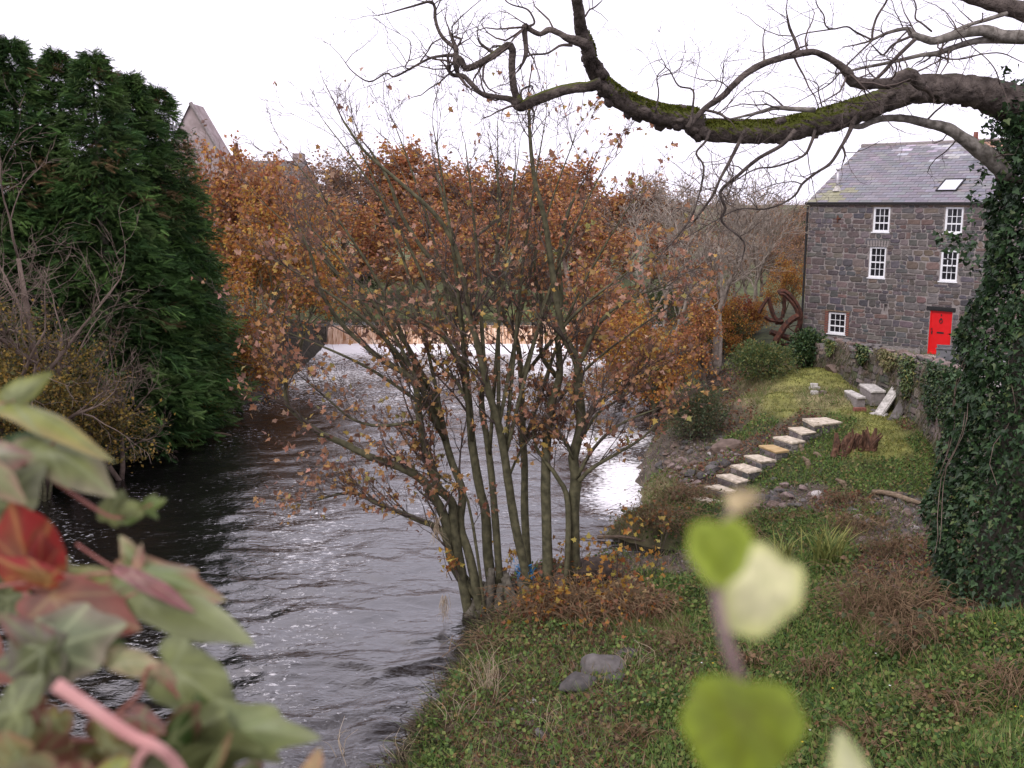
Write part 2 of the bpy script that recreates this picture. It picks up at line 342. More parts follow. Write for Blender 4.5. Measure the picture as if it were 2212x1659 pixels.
# ------------------------------------------------------------------ river
def water_mat(name, streak=False):
    m = bpy.data.materials.new(name); m.use_nodes = True; n, l = m.node_tree.nodes, m.node_tree.links; bs = n['Principled BSDF']
    tc = n.new('ShaderNodeTexCoord'); mp = n.new('ShaderNodeMapping'); mp.inputs['Scale'].default_value = (.75, 1.35, 1); l.new(tc.outputs['Object'], mp.inputs[0])
    n1 = n.new('ShaderNodeTexNoise'); n1.inputs['Scale'].default_value = 5.5; n1.inputs['Detail'].default_value = 7; n1.inputs['Distortion'].default_value = .8; l.new(mp.outputs[0], n1.inputs['Vector'])
    bp = n.new('ShaderNodeBump'); bp.inputs['Strength'].default_value = .45; bp.inputs['Distance'].default_value = .05; l.new(n1.outputs[0], bp.inputs['Height'])
    at = n.new('ShaderNodeAttribute'); at.attribute_name = 'col'
    sx = n.new('ShaderNodeSeparateColor'); l.new(at.outputs['Color'], sx.inputs[0])
    n2 = n.new('ShaderNodeTexNoise'); n2.inputs['Scale'].default_value = 6.5; n2.inputs['Detail'].default_value = 9; n2.inputs['Roughness'].default_value = .68; n2.inputs['Distortion'].default_value = .5; l.new(mp.outputs[0], n2.inputs['Vector'])
    ad = n.new('ShaderNodeMath'); ad.operation = 'ADD'; l.new(n2.outputs[0], ad.inputs[0]); l.new(sx.outputs[0], ad.inputs[1])
    mr = n.new('ShaderNodeMapRange'); mr.inputs['From Min'].default_value = .92; mr.inputs['From Max'].default_value = 1.12; l.new(ad.outputs[0], mr.inputs['Value'])
    mx = n.new('ShaderNodeMix'); mx.data_type = 'RGBA'; mx.inputs[6].default_value = (.006, .005, .005, 1); mx.inputs[7].default_value = (.82, .80, .80, 1)
    l.new(mr.outputs[0], mx.inputs[0]); l.new(mx.outputs[2], bs.inputs['Base Color'])
    rm = n.new('ShaderNodeMapRange'); rm.inputs['To Min'].default_value = .06; rm.inputs['To Max'].default_value = .7; l.new(mr.outputs[0], rm.inputs['Value']); l.new(rm.outputs[0], bs.inputs['Roughness'])
    bs.inputs['IOR'].default_value = 1.7; bs.inputs['Specular IOR Level'].default_value = .95; l.new(bp.outputs[0], bs.inputs['Normal']); return m
M['water'] = water_mat('water')
wx = np.concatenate([np.arange(-46, -20, .8), np.arange(-20, -9, .2), np.arange(-9, 9.5, .1), np.arange(9.5, 14, .5)])
wy = np.concatenate([np.arange(-30, 12, 3), np.arange(12, 30, .09), np.arange(30, YW + .6, .2), [YW + .62]])
WX, WY = np.meshgrid(wx, wy)
def waves(x, y, calm):
    yy = y + .35 * fbm(x * .35, y * .35, 2, 21)
    a = .045 * fbm(x * .45, yy * .8, 2, 31) + .020 * fbm(x * 1.0 + 3, yy * 1.9, 2, 41) + .007 * fbm(x * 2.2, yy * 4.4, 2, 51)
    return a * calm
reach = sstep(16, 30, WY); churn = sstep(YW - 14, YW - 1, WY)
WZ = waves(WX, WY, 1.0 + .5 * churn + 1.0 * (1 - reach)) * np.where(WY < 12, 0, 1)
foam_glint = .322 + .10 * fbm(WX * .25, WY * .18, 3, 61)  # foam flecks, with glints of sky on the ripples painted in as white
foam_glint = foam_glint + .42 * sstep(YW - 5.5, YW - 2.2, WY) + .20 * sstep(YW - 30, YW - 4, WY)  # foam at the weir foot; white reflections painted in further down
ru, rv, _ = proj(np.stack([WX, WY, 0 * WX], -1).reshape(-1, 3))
_pc = [PZ(1335, 1085, 0), PZ(1350, 1020, 0), PZ(1270, 960, 0), PZ(1365, 945, 0)]
for q, a in zip(_pc, (.30, .30, .22, .25)): foam_glint = foam_glint + a * np.exp(-(((WX - q.x) / 1.25) ** 2 + ((WY - q.y) / 2.4) ** 2))  # right-hand patches: foam and bright sky reflection painted as one white
WC = np.repeat(np.clip(foam_glint, 0, 1).reshape(-1, 1), 3, 1)
nx, ny = len(wx), len(wy); ii = np.arange(ny - 1)[:, None] * nx + np.arange(nx - 1)[None]
WF = np.stack([ii, ii + 1, ii + nx + 1, ii + nx], -1).reshape(-1, 4)
top('river', mk('river', [(np.stack([WX, WY, WZ], -1).reshape(-1, 3), WF)], True, [WC]), M['water'], kind='structure')
ux = np.arange(-40, 15, .5); uy = np.concatenate([np.arange(YW + .3, YW + 12, .3)]); UX, UY = np.meshgrid(ux, uy)
nx, ny = len(ux), len(uy); ii = np.arange(ny - 1)[:, None] * nx + np.arange(nx - 1)[None]
top('upper_river', mk('upper_river', [(np.stack([UX, UY, ZU + .4 * waves(UX, UY, 1)], -1).reshape(-1, 3), np.stack([ii, ii + 1, ii + nx + 1, ii + nx], -1).reshape(-1, 4))], True,
    [np.full((UX.size, 3), .2)]), M['water'], kind='structure')

# weir: a curved sheet of peaty water over a stone sill, with end walls
xl, xr = float(PZ(705, 742, 0).x), float(PZ(1405, 742, 0).x)
WB = thing('weir', ((xl + xr) / 2, YW, 0), 'long low weir with peat-brown water falling across the far river', 'weir')
prof = [(YW + .75, ZU - .005), (YW + .45, ZU + .02), (YW + .22, ZU - .08), (YW + .08, ZU - .35), (YW - .02, ZU - .75), (YW - .15, .15), (YW - .3, -.15)]
px = np.arange(xl, xr, .12); V = np.array([[(x, y + .05 * math.sin(x * 1.7), z) for x in px] for y, z in prof]); V[1:-1, :, 1] += .05 * rng.random((len(prof) - 2, len(px))); n_ = len(px)
V[:, :, 2] += (.03 * pnoise(px * .9, px * 0, 3))[None]
ii = np.arange(len(prof) - 1)[:, None] * n_ + np.arange(n_ - 1)[None]
M['fall'] = mat('falling_water', (.30, .13, .05), (.85, .62, .45), scale=5, rough=.25, stretch=(2.2, .2, .25), detail=6, bump=.3, bscale=6)
part('falling_water', mk('falling_water', [(V.reshape(-1, 3), np.stack([ii, ii + n_, ii + n_ + 1, ii + 1], -1).reshape(-1, 4))], True), M['fall'], WB)
part('sill', mk('sill', [boxv((xl - .5, YW + .3, -1), (xr + .5, YW + .85, ZU - .06))]), M['mortar'], WB)
part('end_wall', bevelbox('end_wall', (xl - .7, YW - .6, -1), (xl + .1, YW + 1.2, ZU + .1), .06, jit=.02), M['bark'], WB, label='low dark stone wall at the left end of the weir')
part('end_wall', bevelbox('end_wall', (xr - .1, YW - 1.6, -1), (xr + .9, YW + 1.5, ZU + .25), .06, jit=.02), M['mortar'], WB)
# ================================================================== BUILDINGS AND GARDEN
_Ys = np.concatenate([np.arange(11, 45, .05), np.arange(45, 140, .25)])
def PG(u, v):                          # first ground point on that line of sight
    d = ray(u, v); t = _Ys / d.y; X = d.x * t; Z = CZ + d.z * t; hit = np.nonzero(Z <= np.maximum(H(X, _Ys), 0))[0]
    i = hit[0] if len(hit) else len(_Ys) - 1
    return Vector((X[i], _Ys[i], max(Z[i], -.3)))
def grid_wall(s0, s1, h0, h1, holes, y=0.0, rev=.14):
    xs = sorted({s0, s1, *[h[0] for h in holes], *[h[1] for h in holes]}); hs = sorted({h0, h1, *[h[2] for h in holes], *[h[3] for h in holes]})
    V = []; F = []
    def quad(*p): i = len(V); V.extend(p); F.append([i, i + 1, i + 2, i + 3])
    for a, b in zip(xs, xs[1:]):
        for c, d in zip(hs, hs[1:]):
            if any(q[0] <= a + 1e-6 and b <= q[1] + 1e-6 and q[2] <= c + 1e-6 and d <= q[3] + 1e-6 for q in holes): continue
            quad((a, y, c), (b, y, c), (b, y, d), (a, y, d))
    for a, b, c, d in holes:
        quad((a, y, c), (a, y, d), (a, y + rev, d), (a, y + rev, c)); quad((b, y, c), (b, y + rev, c), (b, y + rev, d), (b, y, d))
        quad((a, y, d), (b, y, d), (b, y + rev, d), (a, y + rev, d)); quad((a, y, c), (a, y + rev, c), (b, y + rev, c), (b, y, c)); quad((a, y + rev, c), (a, y + rev, d), (b, y + rev, d), (b, y + rev, c))
    return np.array(V, float), np.array(F)
def rubble(L, Ht, holes, hmin=.14, hmax=.36, wmin=.2, wmax=.66, gap=.016):
    out = []; h = 0.0
    while h < Ht - .05:
        ch = random.uniform(hmin, hmax); ch = min(ch, Ht - h); s = random.uniform(-.3, 0)
        if Ht - h - ch < hmin * .6: ch = Ht - h
        while s < L:
            w = random.uniform(wmin, wmax) * (1 if ch > .2 else .8); a, b = max(s, 0), min(s + w, L); s += w
            if b - a < .08: continue
            cuts = [(a, b, h, h + ch)]
            if random.random() < .28 and ch > .22:
                m = h + ch * random.uniform(.35, .65); cuts = [(a, b, h, m), (a, b, m, h + ch)]
                if random.random() < .4: x = a + (b - a) * random.uniform(.4, .6); cuts = [(a, b, h, m), (a, x, m, h + ch), (x, b, m, h + ch)]
            for (a1, b1, c1, d1) in cuts:
                dead = False
                for q in holes:
                    if a1 < q[1] and b1 > q[0] and c1 < q[3] and d1 > q[2]:
                        ox = min(b1, q[1]) - max(a1, q[0]); oh = min(d1, q[3]) - max(c1, q[2])
                        if ox / (b1 - a1) < .75 and ox / (b1 - a1) <= oh / (d1 - c1) + .3:
                            if (a1 + b1) / 2 < (q[0] + q[1]) / 2: b1 = min(b1, q[0])
                            else: a1 = max(a1, q[1])
                        elif oh / (d1 - c1) < .8:
                            if (c1 + d1) / 2 < (q[2] + q[3]) / 2: d1 = min(d1, q[2])
                            else: c1 = max(c1, q[3])
                        else: dead = True
                if dead or b1 - a1 < .07 or d1 - c1 < .05: continue
                out.append((a1, b1, c1, d1))
        h += ch
    return out
def stone_mesh(a, b, c, d, gap=.010, proud=.03):
    w, h = b - a, d - c; cx, cz = (a + b) / 2, (c + d) / 2; g = gap
    j = lambda k: random.uniform(-k, k)
    ch = min(w, h) * random.uniform(.1, .3)
    o = [(a + g + ch, c + g), (b - g - ch, c + g), (b - g, c + g + ch * .8), (b - g, d - g - ch), (b - g - ch * .9, d - g), (a + g + ch * .7, d - g), (a + g, d - g - ch * .9), (a + g, c + g + ch)]
    k = min(.04, .17 * min(w, h)); o = [(x + j(k), z + j(k)) for x, z in o]; o = [(min(max(x, a + .004), b - .004), min(max(z, c + .004), d - .004)) for x, z in o]
    p = proud * random.uniform(.5, 1.3); ins = .82
    V = [(x - cx, .03, z - cz) for x, z in o] + [((x - cx) * .97, -p * .55, (z - cz) * .96) for x, z in o] + [((x - cx) * ins, -p, (z - cz) * ins) for x, z in o]
    i = np.arange(8); k = (i + 1) % 8
    return np.array(V), [np.stack([i, k, k + 8, i + 8], -1), np.stack([i + 8, k + 8, k + 16, i + 16], -1), np.array([np.arange(16, 24)])], (cx, cz)
STONE_COLS = [(.115, .096, .092), (.100, .092, .094), (.130, .108, .100), (.145, .105, .092), (.090, .083, .085), (.135, .118, .108), (.155, .120, .10)]

# ------------------------------------------------------------------ the mill
A = PZ(1733, 738, YARD); B = PZ(2053, 772, YARD)
e = (B - A); e.z = 0; e.normalize(); back = Vector((-e.y, e.x, 0))
MM = Matrix(((e.x, back.x, 0, A.x), (e.y, back.y, 0, A.y), (0, 0, 1, YARD), (0, 0, 0, 1)))
MMI = MM.inverted()
def on_wall(u, v):
    o = MMI @ Vector((0, 0, CZ)); d = MMI.to_3x3() @ ray(u, v); t = -o.y / d.y; p = o + d * t; return p.x, p.z
LM = 14.0
HE = on_wall(1752, 438)[1]
best = None
for t in np.arange(3, 9, .05):        # ridge: how far back it lies and how high
    for z in np.arange(HE + 1, HE + 6, .05):
        q = MM @ Vector((0, t, z)); u, v, _ = proj(np.array([tuple(q)])); er = (u[0] - 1866) ** 2 + (v[0] - 319) ** 2
        if best is None or er < best[0]: best = (er, t, z)
RB, RZ = best[1], best[2]
def rect(u0, v0, u1, v1):
    a = on_wall(u0, (v0 + v1) / 2)[0]; b = on_wall(u1, (v0 + v1) / 2)[0]; um = (u0 + u1) / 2
    return (a, b, on_wall(um, v1)[1], on_wall(um, v0)[1])
WIN = [(rect(1886, 447, 1922, 501), 3, 3), (rect(2041, 447, 2080, 504), 3, 3), (rect(1877, 533, 1913, 600), 3, 4), (rect(2031, 540, 2069, 608), 3, 4), (rect(1789, 675, 1827, 721), 3, 3)]
DOOR = rect(2006, 672, 2054, 770); DOOR = (DOOR[0], DOOR[1], 0.04, DOOR[3])
SLOT = rect(1909, 657, 1917, 672)
HOLES = [w[0] for w in WIN] + [DOOR, SLOT]
mill = thing('stone_mill', MM.translation, 'three-storey rubble stone mill with slate roof and red door beyond the garden wall', 'mill')
def mp(name, chunks, m, parent=None, cols=None, smooth=False, **k):
    ch = [(np.asarray(v) @ np.array(MM.to_3x3()).T + np.array(MM.translation), f) for v, f in chunks]
    return part(name, mk(name, ch, smooth, cols), m, parent or mill, **k)
DB = 2 * RB
wv, wf = grid_wall(0, LM, -.6, HE, HOLES)
side = np.array([(0, 0, -.6), (0, DB, -.6), (0, DB, HE), (0, RB, RZ), (0, 0, HE)]); side2 = side + np.array([LM, 0, 0])
mp('wall', [(wv, wf), (side, np.array([[0, 4, 3, 2, 1]])), (side2, np.array([[0, 1, 2, 3, 4]])), (np.array([(0, DB, -.6), (LM, DB, -.6), (LM, DB, HE), (0, DB, HE)]), np.array([[1, 0, 3, 2]]))], M['mortar'])
st = rubble(LM, HE - .02, [(a - .02, b + .02, c - .06, d + (.18 if i == 5 else .02)) for i, (a, b, c, d) in enumerate(HOLES)] + [(DOOR[0] - .2, DOOR[1] + .2, DOOR[3], DOOR[3] + .2)])
vis = [q for q in st if (q[0] + q[1]) / 2 < 9.6]; vis.sort(key=lambda q: -(q[1] - q[0]) * (q[3] - q[2]))
keep = set(vis[:300]); rest = []; rc = []
for q in st:
    v, f, (cx, cz) = stone_mesh(*q); col = palette(1, STONE_COLS, (3, 3, 3, 1.6, 2, 2, 1), .22)[0]
    if q in keep:
        me = mk('stone', [(v, f)], False, [np.repeat(col[None], len(v), 0)])
        part('stone', me, M['stone'], mill, mw=MM @ Matrix.Translation((cx, 0, cz)))
    else: rest.append((v + np.array([cx, 0, cz]), f)); rc.append(np.repeat(col[None], len(v), 0))
mp('stones', rest, M['stone'], cols=rc, kind='stuff')
M['glass'] = mat('window_glass', (.012, .012, .014), (.02, .02, .024), rough=.06, spec=.5)
for (a, b, c, d), nc, nr in WIN:
    y0, y1 = .035, .10; fw = .085
    wn_ = mp('window', [boxv((a, y0, c), (a + fw, y1, d)), boxv((b - fw, y0, c), (b, y1, d)), boxv((a + fw, y0, d - fw), (b - fw, y1, d)), boxv((a + fw, y0, c), (b - fw, y1, c + fw)),
                        boxv((a - .04, -.05, c - .05), (b + .04, y1, c - .001))], M['white'])
    a, b, c, d = a + fw, b - fw, c + fw, d - fw; pw, ph = (b - a) / nc, (d - c) / nr; bars = []
    for i in range(1, nc): bars.append(boxv((a + i * pw - .013, .058, c), (a + i * pw + .013, .09, d)))
    for j in range(1, nr):
        t = .03 if j == nr // 2 else .013; z = c + j * ph
        for i in range(nc): bars.append(boxv((a + i * pw + (.013 if i else 0), .056, z - t), (a + (i + 1) * pw - (.013 if i < nc - 1 else 0), .092, z + t)))
    mp('glazing_bars', bars, M['white'], wn_)
    pm = mk('pane', [(np.array([(-pw / 2, 0, -ph / 2), (pw / 2, 0, -ph / 2), (pw / 2, 0, ph / 2), (-pw / 2, 0, ph / 2)]), np.array([[0, 1, 2, 3]]))])
    for i in range(nc):
        for j in range(nr):
            part('pane', pm, M['glass'], wn_, mw=MM @ Matrix.Translation((a + (i + .5) * pw, .075, c + (j + .5) * ph)) @ Matrix.Rotation(random.gauss(0, .012), 4, 'Z') @ Matrix.Rotation(random.gauss(0, .012), 4, 'X'))
# brick dressings: voussoirs above the middle window, jambs of the small window
M['brick'] = mat('old_brick', (.17, .06, .045), (.26, .11, .08), scale=12, rough=.9, bump=.3)
a, b, c, d = WIN[2][0]; bm_ = mk('voussoir', [boxv((-.045, -.05, 0), (.045, .03, .27))])
for k in range(8):
    t = (k - 3.5) / 7; part('voussoir', bm_, M['mortar'], mill, mw=MM @ Matrix.Translation(((a + b) / 2 + t * (b - a) * 1.1, 0, d + .02 - .06 * t * t)) @ Matrix.Rotation(-t * -.35, 4, 'Y'))
a, b, c, d = WIN[4][0]; bm_ = mk('brick', [boxv((-.08, -.045, -.032), (.08, .03, .032))])
for k in range(11):
    for x in (a - .085, b + .085): part('brick', bm_, M['brick'], mill, mw=MM @ Matrix.Translation((x, 0, c + k * (d - c) / 10)))
mp('window_lintel', [boxv((a - .2, -.06, d + .05), (b + .2, .03, d + .10))], M['wood'])
a, b, c, d = WIN[0][0]; mp('window_lintel', [boxv((a - .12, -.045, d + .01), (b + .12, .03, d + .09))], M['wood'])
a, b, c, d = WIN[1][0]; mp('window_lintel', [boxv((a - .25, -.045, d + .01), (b + .25, .03, d + .09))], M['wood'])
a, b, c, d = DOOR
door = mp('door', [boxv((a + .05, .06, c), (b - .05, .10, d - .05))], M['red'], label='bright red boarded front door')
mp('door_frame', [boxv((a, .02, c), (a + .05, .11, d)), boxv((b - .05, .02, c), (b, .11, d)), boxv((a + .05, .02, d - .05), (b - .05, .11, d))], M['red'], door)
mp('weather_bar', [boxv((a + .05, .02, c + .02), (b - .05, .06, c + .12))], M['red'], door)
m_ = (a + b) / 2
mp('letter_slot', [boxv((m_ - .15, .045, c + .95), (m_ + .15, .06, c + 1.02))], M['black'], door)
mp('handle', [boxv((a + .10, .02, c + .9), (a + .14, .06, c + 1.06)), boxv((a + .08, .03, c + 1.1), (a + .12, .06, c + 1.16))], M['black'], door)
kv, kf = tube([(m_ + .06 * math.sin(t), .035, c + 1.5 + .09 * math.cos(t)) for t in np.linspace(0, 2 * math.pi, 13)], .017, 6)
mp('knocker', [(kv, kf), boxv((m_ - .03, .02, c + 1.56), (m_ + .03, .06, c + 1.63)), boxv((m_ - .02, .03, c + 1.72), (m_ + .02, .06, c + 1.80))], M['black'], door)
part('lintel', bevelbox('lintel', (a - .17, -.06, d + .005), (b + .13, .08, d + .19), .02, MM, .006), M['black'], mill)
mp('doorstep', [boxv((a - .15, -.4, -.3), (b + .15, .02, .02))], M['concrete'])
mp('plinth', [boxv((1.6, -.09, -.5), (DOOR[0] - .3, -.002, .22))], M['mortar'])
kv, kf = tube([(-.07, -.02, -.3), (-.07, -.02, HE - .15)], .055, 8)
mp('downpipe', [(kv, kf)], M['black'])
kv, kf = tube([(-.15, -.13, HE - .02), (LM, -.13, HE - .02)], .06, 8)
mp('gutter', [(kv, kf)], M['black'])
mp('iron_tie', [boxv((1.42, -.07, HE - .75), (1.62, -.005, HE - .68)), boxv((1.46, -.06, HE - .9), (1.52, -.005, HE - .58))], M['rust'])
# roof: boarding, then slates
ov = .16; slope = math.atan2(RZ - HE, RB); SL = math.hypot(RZ - HE, RB) + ov
RM = MM @ Matrix.Translation((0, -ov * math.cos(slope), HE + .06 - ov * math.sin(slope))) @ Matrix.Rotation(slope, 4, 'X')   # x along the eaves, y up the slope
dk = np.array([(-.12, -.02, -.05), (LM, -.02, -.05), (LM, SL, -.05), (-.12, SL, -.05)])
def rm(v): return np.asarray(v) @ np.array(RM.to_3x3()).T + np.array(RM.translation)
roof = part('roof', mk('roof', [(rm(boxv((-.12, -.02, -.09), (LM + .1, SL, -.012))[0]), BOXF),
     (np.array([tuple(MM @ Vector(q)) for q in [(-.12, RB, RZ + .02), (LM, RB, RZ + .02), (LM, DB + .1, HE), (-.12, DB + .1, HE)]]), np.array([[0, 1, 2, 3]]))]), M['mortar'], mill)
NCR = 24; cg = SL / NCR; sw = .52; RB_ = 0
sv, sf = boxv((-.256, 0, -.004), (.256, cg * 1.25, .006)); sv[[0, 1, 4, 5], 2] += .014
sy = rect(2018, 388, 2068, 415)
SKY_L = None
def on_roof(u, v):
    I = RM.inverted(); o = I @ Vector((0, 0, CZ)); d = I.to_3x3() @ ray(u, v); t = -o.z / d.z; p = o + d * t; return p.x, p.y
k0 = on_roof(2018, 414); k1 = on_roof(2068, 388); SKX = (k0[0] + .05, k0[0] + .95, k0[1], k1[1])
cnt = 0; rest = []; rc = []; sl_m = {}
for r in range(NCR):
    x = -.12 + (sw / 2 if r % 2 else 0) - .0
    while x < LM - .2:
        cx = x + sw / 2; cy = r * cg
        if SKX[0] - .1 < cx < SKX[1] + .1 and SKX[2] - .1 < cy < SKX[3] - .1: x += sw; continue
        f_ = r / NCR; lich_sheen = random.random() < max(0, min(.75, (f_ - .58) * 2.6)) and x > 1.2 + (1 - f_) * 4 and random.random() < .8 + pnoise(x * .6, f_ * 7, 5)  # paler upper slates: lichen plus wet sky sheen painted into the colour
        col = palette(1, [(.165, .155, .17), (.185, .172, .187), (.15, .14, .155)], None, .10)[0]
        if lich_sheen: col = palette(1, [(.44, .42, .45), (.33, .315, .335), (.27, .255, .27)], None, .2)[0]
        if f_ > .84 and x > 5 and random.random() < .4: col = np.array([.36, .20, .13]) * random.uniform(.7, 1.2)
        if f_ < .3 and x < 1.5 and random.random() < .6: col = np.array([.24, .23, .14]) * random.uniform(.8, 1.1)
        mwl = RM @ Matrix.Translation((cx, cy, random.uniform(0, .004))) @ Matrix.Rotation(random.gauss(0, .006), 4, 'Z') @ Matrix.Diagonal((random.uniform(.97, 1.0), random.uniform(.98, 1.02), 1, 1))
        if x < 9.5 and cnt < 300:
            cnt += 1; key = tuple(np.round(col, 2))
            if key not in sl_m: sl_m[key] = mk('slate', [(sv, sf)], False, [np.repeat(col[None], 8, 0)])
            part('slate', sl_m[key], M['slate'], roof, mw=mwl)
        else:
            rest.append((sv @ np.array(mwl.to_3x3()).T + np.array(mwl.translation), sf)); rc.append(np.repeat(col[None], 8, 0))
        x += sw
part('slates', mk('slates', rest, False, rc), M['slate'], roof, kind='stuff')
kv, kf = tube([(-.12, SL, .02), (LM, SL, .02)], .10, 6); part('ridge', mk('ridge', [(rm(kv), kf)]), M['slate'] if False else M['rust'] if False else M['mortar'], roof)
sk = part('skylight', mk('skylight', [(rm(boxv((SKX[0], SKX[2], -.02), (SKX[0] + .06, SKX[3], .07))[0]), BOXF), (rm(boxv((SKX[1] - .06, SKX[2], -.02), (SKX[1], SKX[3], .07))[0]), BOXF),
     (rm(boxv((SKX[0] + .06, SKX[2], -.02), (SKX[1] - .06, SKX[2] + .06, .07))[0]), BOXF), (rm(boxv((SKX[0] + .06, SKX[3] - .06, -.02), (SKX[1] - .06, SKX[3], .07))[0]), BOXF)]), M['black'], roof)
M['skyglass'] = mat('skylight_glass', (.05, .05, .055), (.06, .06, .065), rough=.03, spec=1.0, metal=.85)
M['skyglass'].node_tree.nodes['Principled BSDF'].inputs['Base Color'].default_value = (.8, .8, .82, 1)
for l in list(M['skyglass'].node_tree.links):
    if l.to_socket.name == 'Base Color': M['skyglass'].node_tree.links.remove(l)
part('pane', mk('pane', [(rm([(SKX[0] + .06, SKX[2] + .06, .05), (SKX[1] - .06, SKX[2] + .06, .05), (SKX[1] - .06, SKX[3] - .06, .05), (SKX[0] + .06, SKX[3] - .06, .05)]), np.array([[0, 1, 2, 3]]))]), M['skyglass'], sk)
vx, vy = on_roof(1808, 412); vb = RM @ Vector((vx, vy, 0))
kv, kf = tube([vb - Vector((0, 0, .1)), vb + Vector((0, 0, .95))], .07, 8); k2, f2 = tube([vb + Vector((0, 0, .95)), vb + Vector((0, 0, 1.0)), vb + Vector((0, 0, 1.08))], [.11, .13, .06], 8)
fl = part('flue', mk('flue', [(kv, kf), (k2, f2)], True), mat('galvanised', (.45, .43, .44), (.6, .58, .6), rough=.4, metal=.4), roof)
part('flashing', mk('flashing', [tube([vb - Vector((0, 0, .02)), vb + Vector((0, 0, .22))], [.22, .09], 8)]), M['concrete'], fl)
q = MM @ Vector((9.5, RB + .6, RZ))
q = PY(2107, 305, q.y); ch_ = [tube([q - Vector((0, 0, .3)), q, q + Vector((0, 0, .15)), q + Vector((0, 0, .4))], [.2, .17, .11, .1], 8)]
part('chimney_pot', mk('chimney_pot', ch_), M['brick'], roof)

# ------------------------------------------------------------------ garden wall
def wtop(x, y):
    z = 4.0
    for _ in range(4):
        u, _v, _ = proj(np.array([[x, y, z]])); v = np.interp(u[0], [1770, 1790, 1870, 1960, 2060, 2150, 2300], [738, 738, 752, 772, 800, 835, 900]); z = PY(u[0], v, y).z
    return z
gw_ = thing('garden_wall', (12.8, 34, 2), 'mossy rubble retaining wall between the grassy terrace and the mill yard', 'wall')
pts = []
for a, b in zip(WALL, WALL[1:]):
    for t in np.arange(0, 1, .2): pts.append((a[0] + (b[0] - a[0]) * t, a[1] + (b[1] - a[1]) * t))
pts.append(WALL[-1]); V = []; F = []
for i, (x, y) in enumerate(pts):
    zt = wtop(x, y) - .06; zb = hgt(x - .35, y) - .5
    V += [(x, y, zb), (x + .03, y, zt), (x + .6, y, zt), (x + .6, y, zb)]
    if i: k = 4 * (i - 1); F += [[k, k + 1, k + 5, k + 4], [k + 1, k + 2, k + 6, k + 5], [k + 2, k + 3, k + 7, k + 6]]
F += [[0, 3, 2, 1]]; k = 4 * (len(pts) - 1); F += [[k, k + 1, k + 2, k + 3]]
part('core', mk('core', [(np.array(V), np.array(F))]), M['mortar'], gw_)
cum = np.concatenate([[0], np.cumsum([math.dist(a, b) for a, b in zip(WALL, WALL[1:])])])
def wpos(t): return np.interp(t, cum, [w[0] for w in WALL]), np.interp(t, cum, [w[1] for w in WALL])
st = rubble(cum[-1], 3.6, [], .18, .34, .28, .62); cand = []
for q in st:
    t = (q[0] + q[1]) / 2; x, y = wpos(t); zb = hgt(x - .4, y) - .12; zc = zb + (q[2] + q[3]) / 2
    if zb + q[3] > wtop(x, y) + .03: continue
    x2, y2 = wpos(t + .1); cand.append((q, x, y, zc, math.atan2(y2 - y, x2 - x)))
vis = sorted(cand, key=lambda c: (c[0][1] - c[0][0]) * (c[0][3] - c[0][2]) / c[2] ** 2, reverse=True); keep = {id(c) for c in vis[:300]}
rest = []; rc = []
for c in cand:
    q, x, y, zc, ang = c; v, f, _ = stone_mesh(*q, proud=.06); col = palette(1, [(.12, .10, .09), (.16, .13, .115), (.09, .085, .07), (.20, .165, .14), (.10, .105, .06)], None, .25)[0]
    mwl = Matrix.Translation((x, y, zc)) @ Matrix.Rotation(ang, 4, 'Z') @ Matrix.Translation((0, -.015 if False else .0, 0))
    if id(c) in keep: part('stone', mk('stone', [(v, f)], False, [np.repeat(col[None], len(v), 0)]), M['stone'], gw_, mw=mwl)
    else: rest.append((v @ np.array(mwl.to_3x3()).T + np.array(mwl.translation), f)); rc.append(np.repeat(col[None], len(v), 0))
if rest: part('stones', mk('stones', rest, False, rc), M['stone'], gw_, kind='stuff')

# ------------------------------------------------------------------ rocks
def rock_mesh(seed, sub=2, flat=.7, lump=.25):
    bm = bmesh.new(); bmesh.ops.create_icosphere(bm, subdivisions=sub, radius=.5); r = random.Random(seed)
    pl = [(Vector((r.gauss(0, 1), r.gauss(0, 1), r.gauss(0, 1))).normalized(), r.uniform(.22, .42)) for _ in range(9)]
    for v in bm.verts:
        for n_, d_ in pl:
            k = v.co.dot(n_)
            if k > d_: v.co -= n_ * (k - d_) * .85
        v.co *= 1 + r.uniform(-.04, .04); v.co.z *= flat
    me = bpy.data.meshes.new('rock'); bm.to_mesh(me); bm.free()
    if sub > 2: me.polygons.foreach_set('use_smooth', np.ones(len(me.polygons), bool))
    return me
def rmat(name, c1, c2): return mat(name, c1, c2, scale=5, rough=.9, bump=.5, bscale=25)
RKM = [rmat('rock_grey', (.085, .075, .07), (.155, .14, .132)), rmat('rock_brown', (.10, .07, .056), (.18, .13, .105)), rmat('rock_pink', (.14, .10, .09), (.25, .19, .17)), rmat('rock_dark', (.055, .05, .048), (.10, .09, .085)), rmat('rock_pale', (.34, .31, .29), (.48, .45, .43))]
ROCKS = []
for k in range(15): me = rock_mesh(k); me.materials.append(RKM[k % 5]); ROCKS.append(me)
def rock(u, v, size, label, group=None, me=None, sc=(1, 1, 1), name='rock', cat='rock', rot=None, sink=.22):
    p = PG(u, v); o = top(name, me or random.choice(ROCKS), None, label, cat, group); o.location = p + Vector((0, 0, size * sc[2] * .35 - size * sink))
    o.rotation_euler = rot or (random.gauss(0, .2), random.gauss(0, .2), random.uniform(0, 6.3)); o.scale = [size * s for s in sc]; return o
RUB = []; RUBC = []
CLOUDR = [ROCKS[i] for i in range(15) if i % 5 != 4] * 2 + [ROCKS[4]]
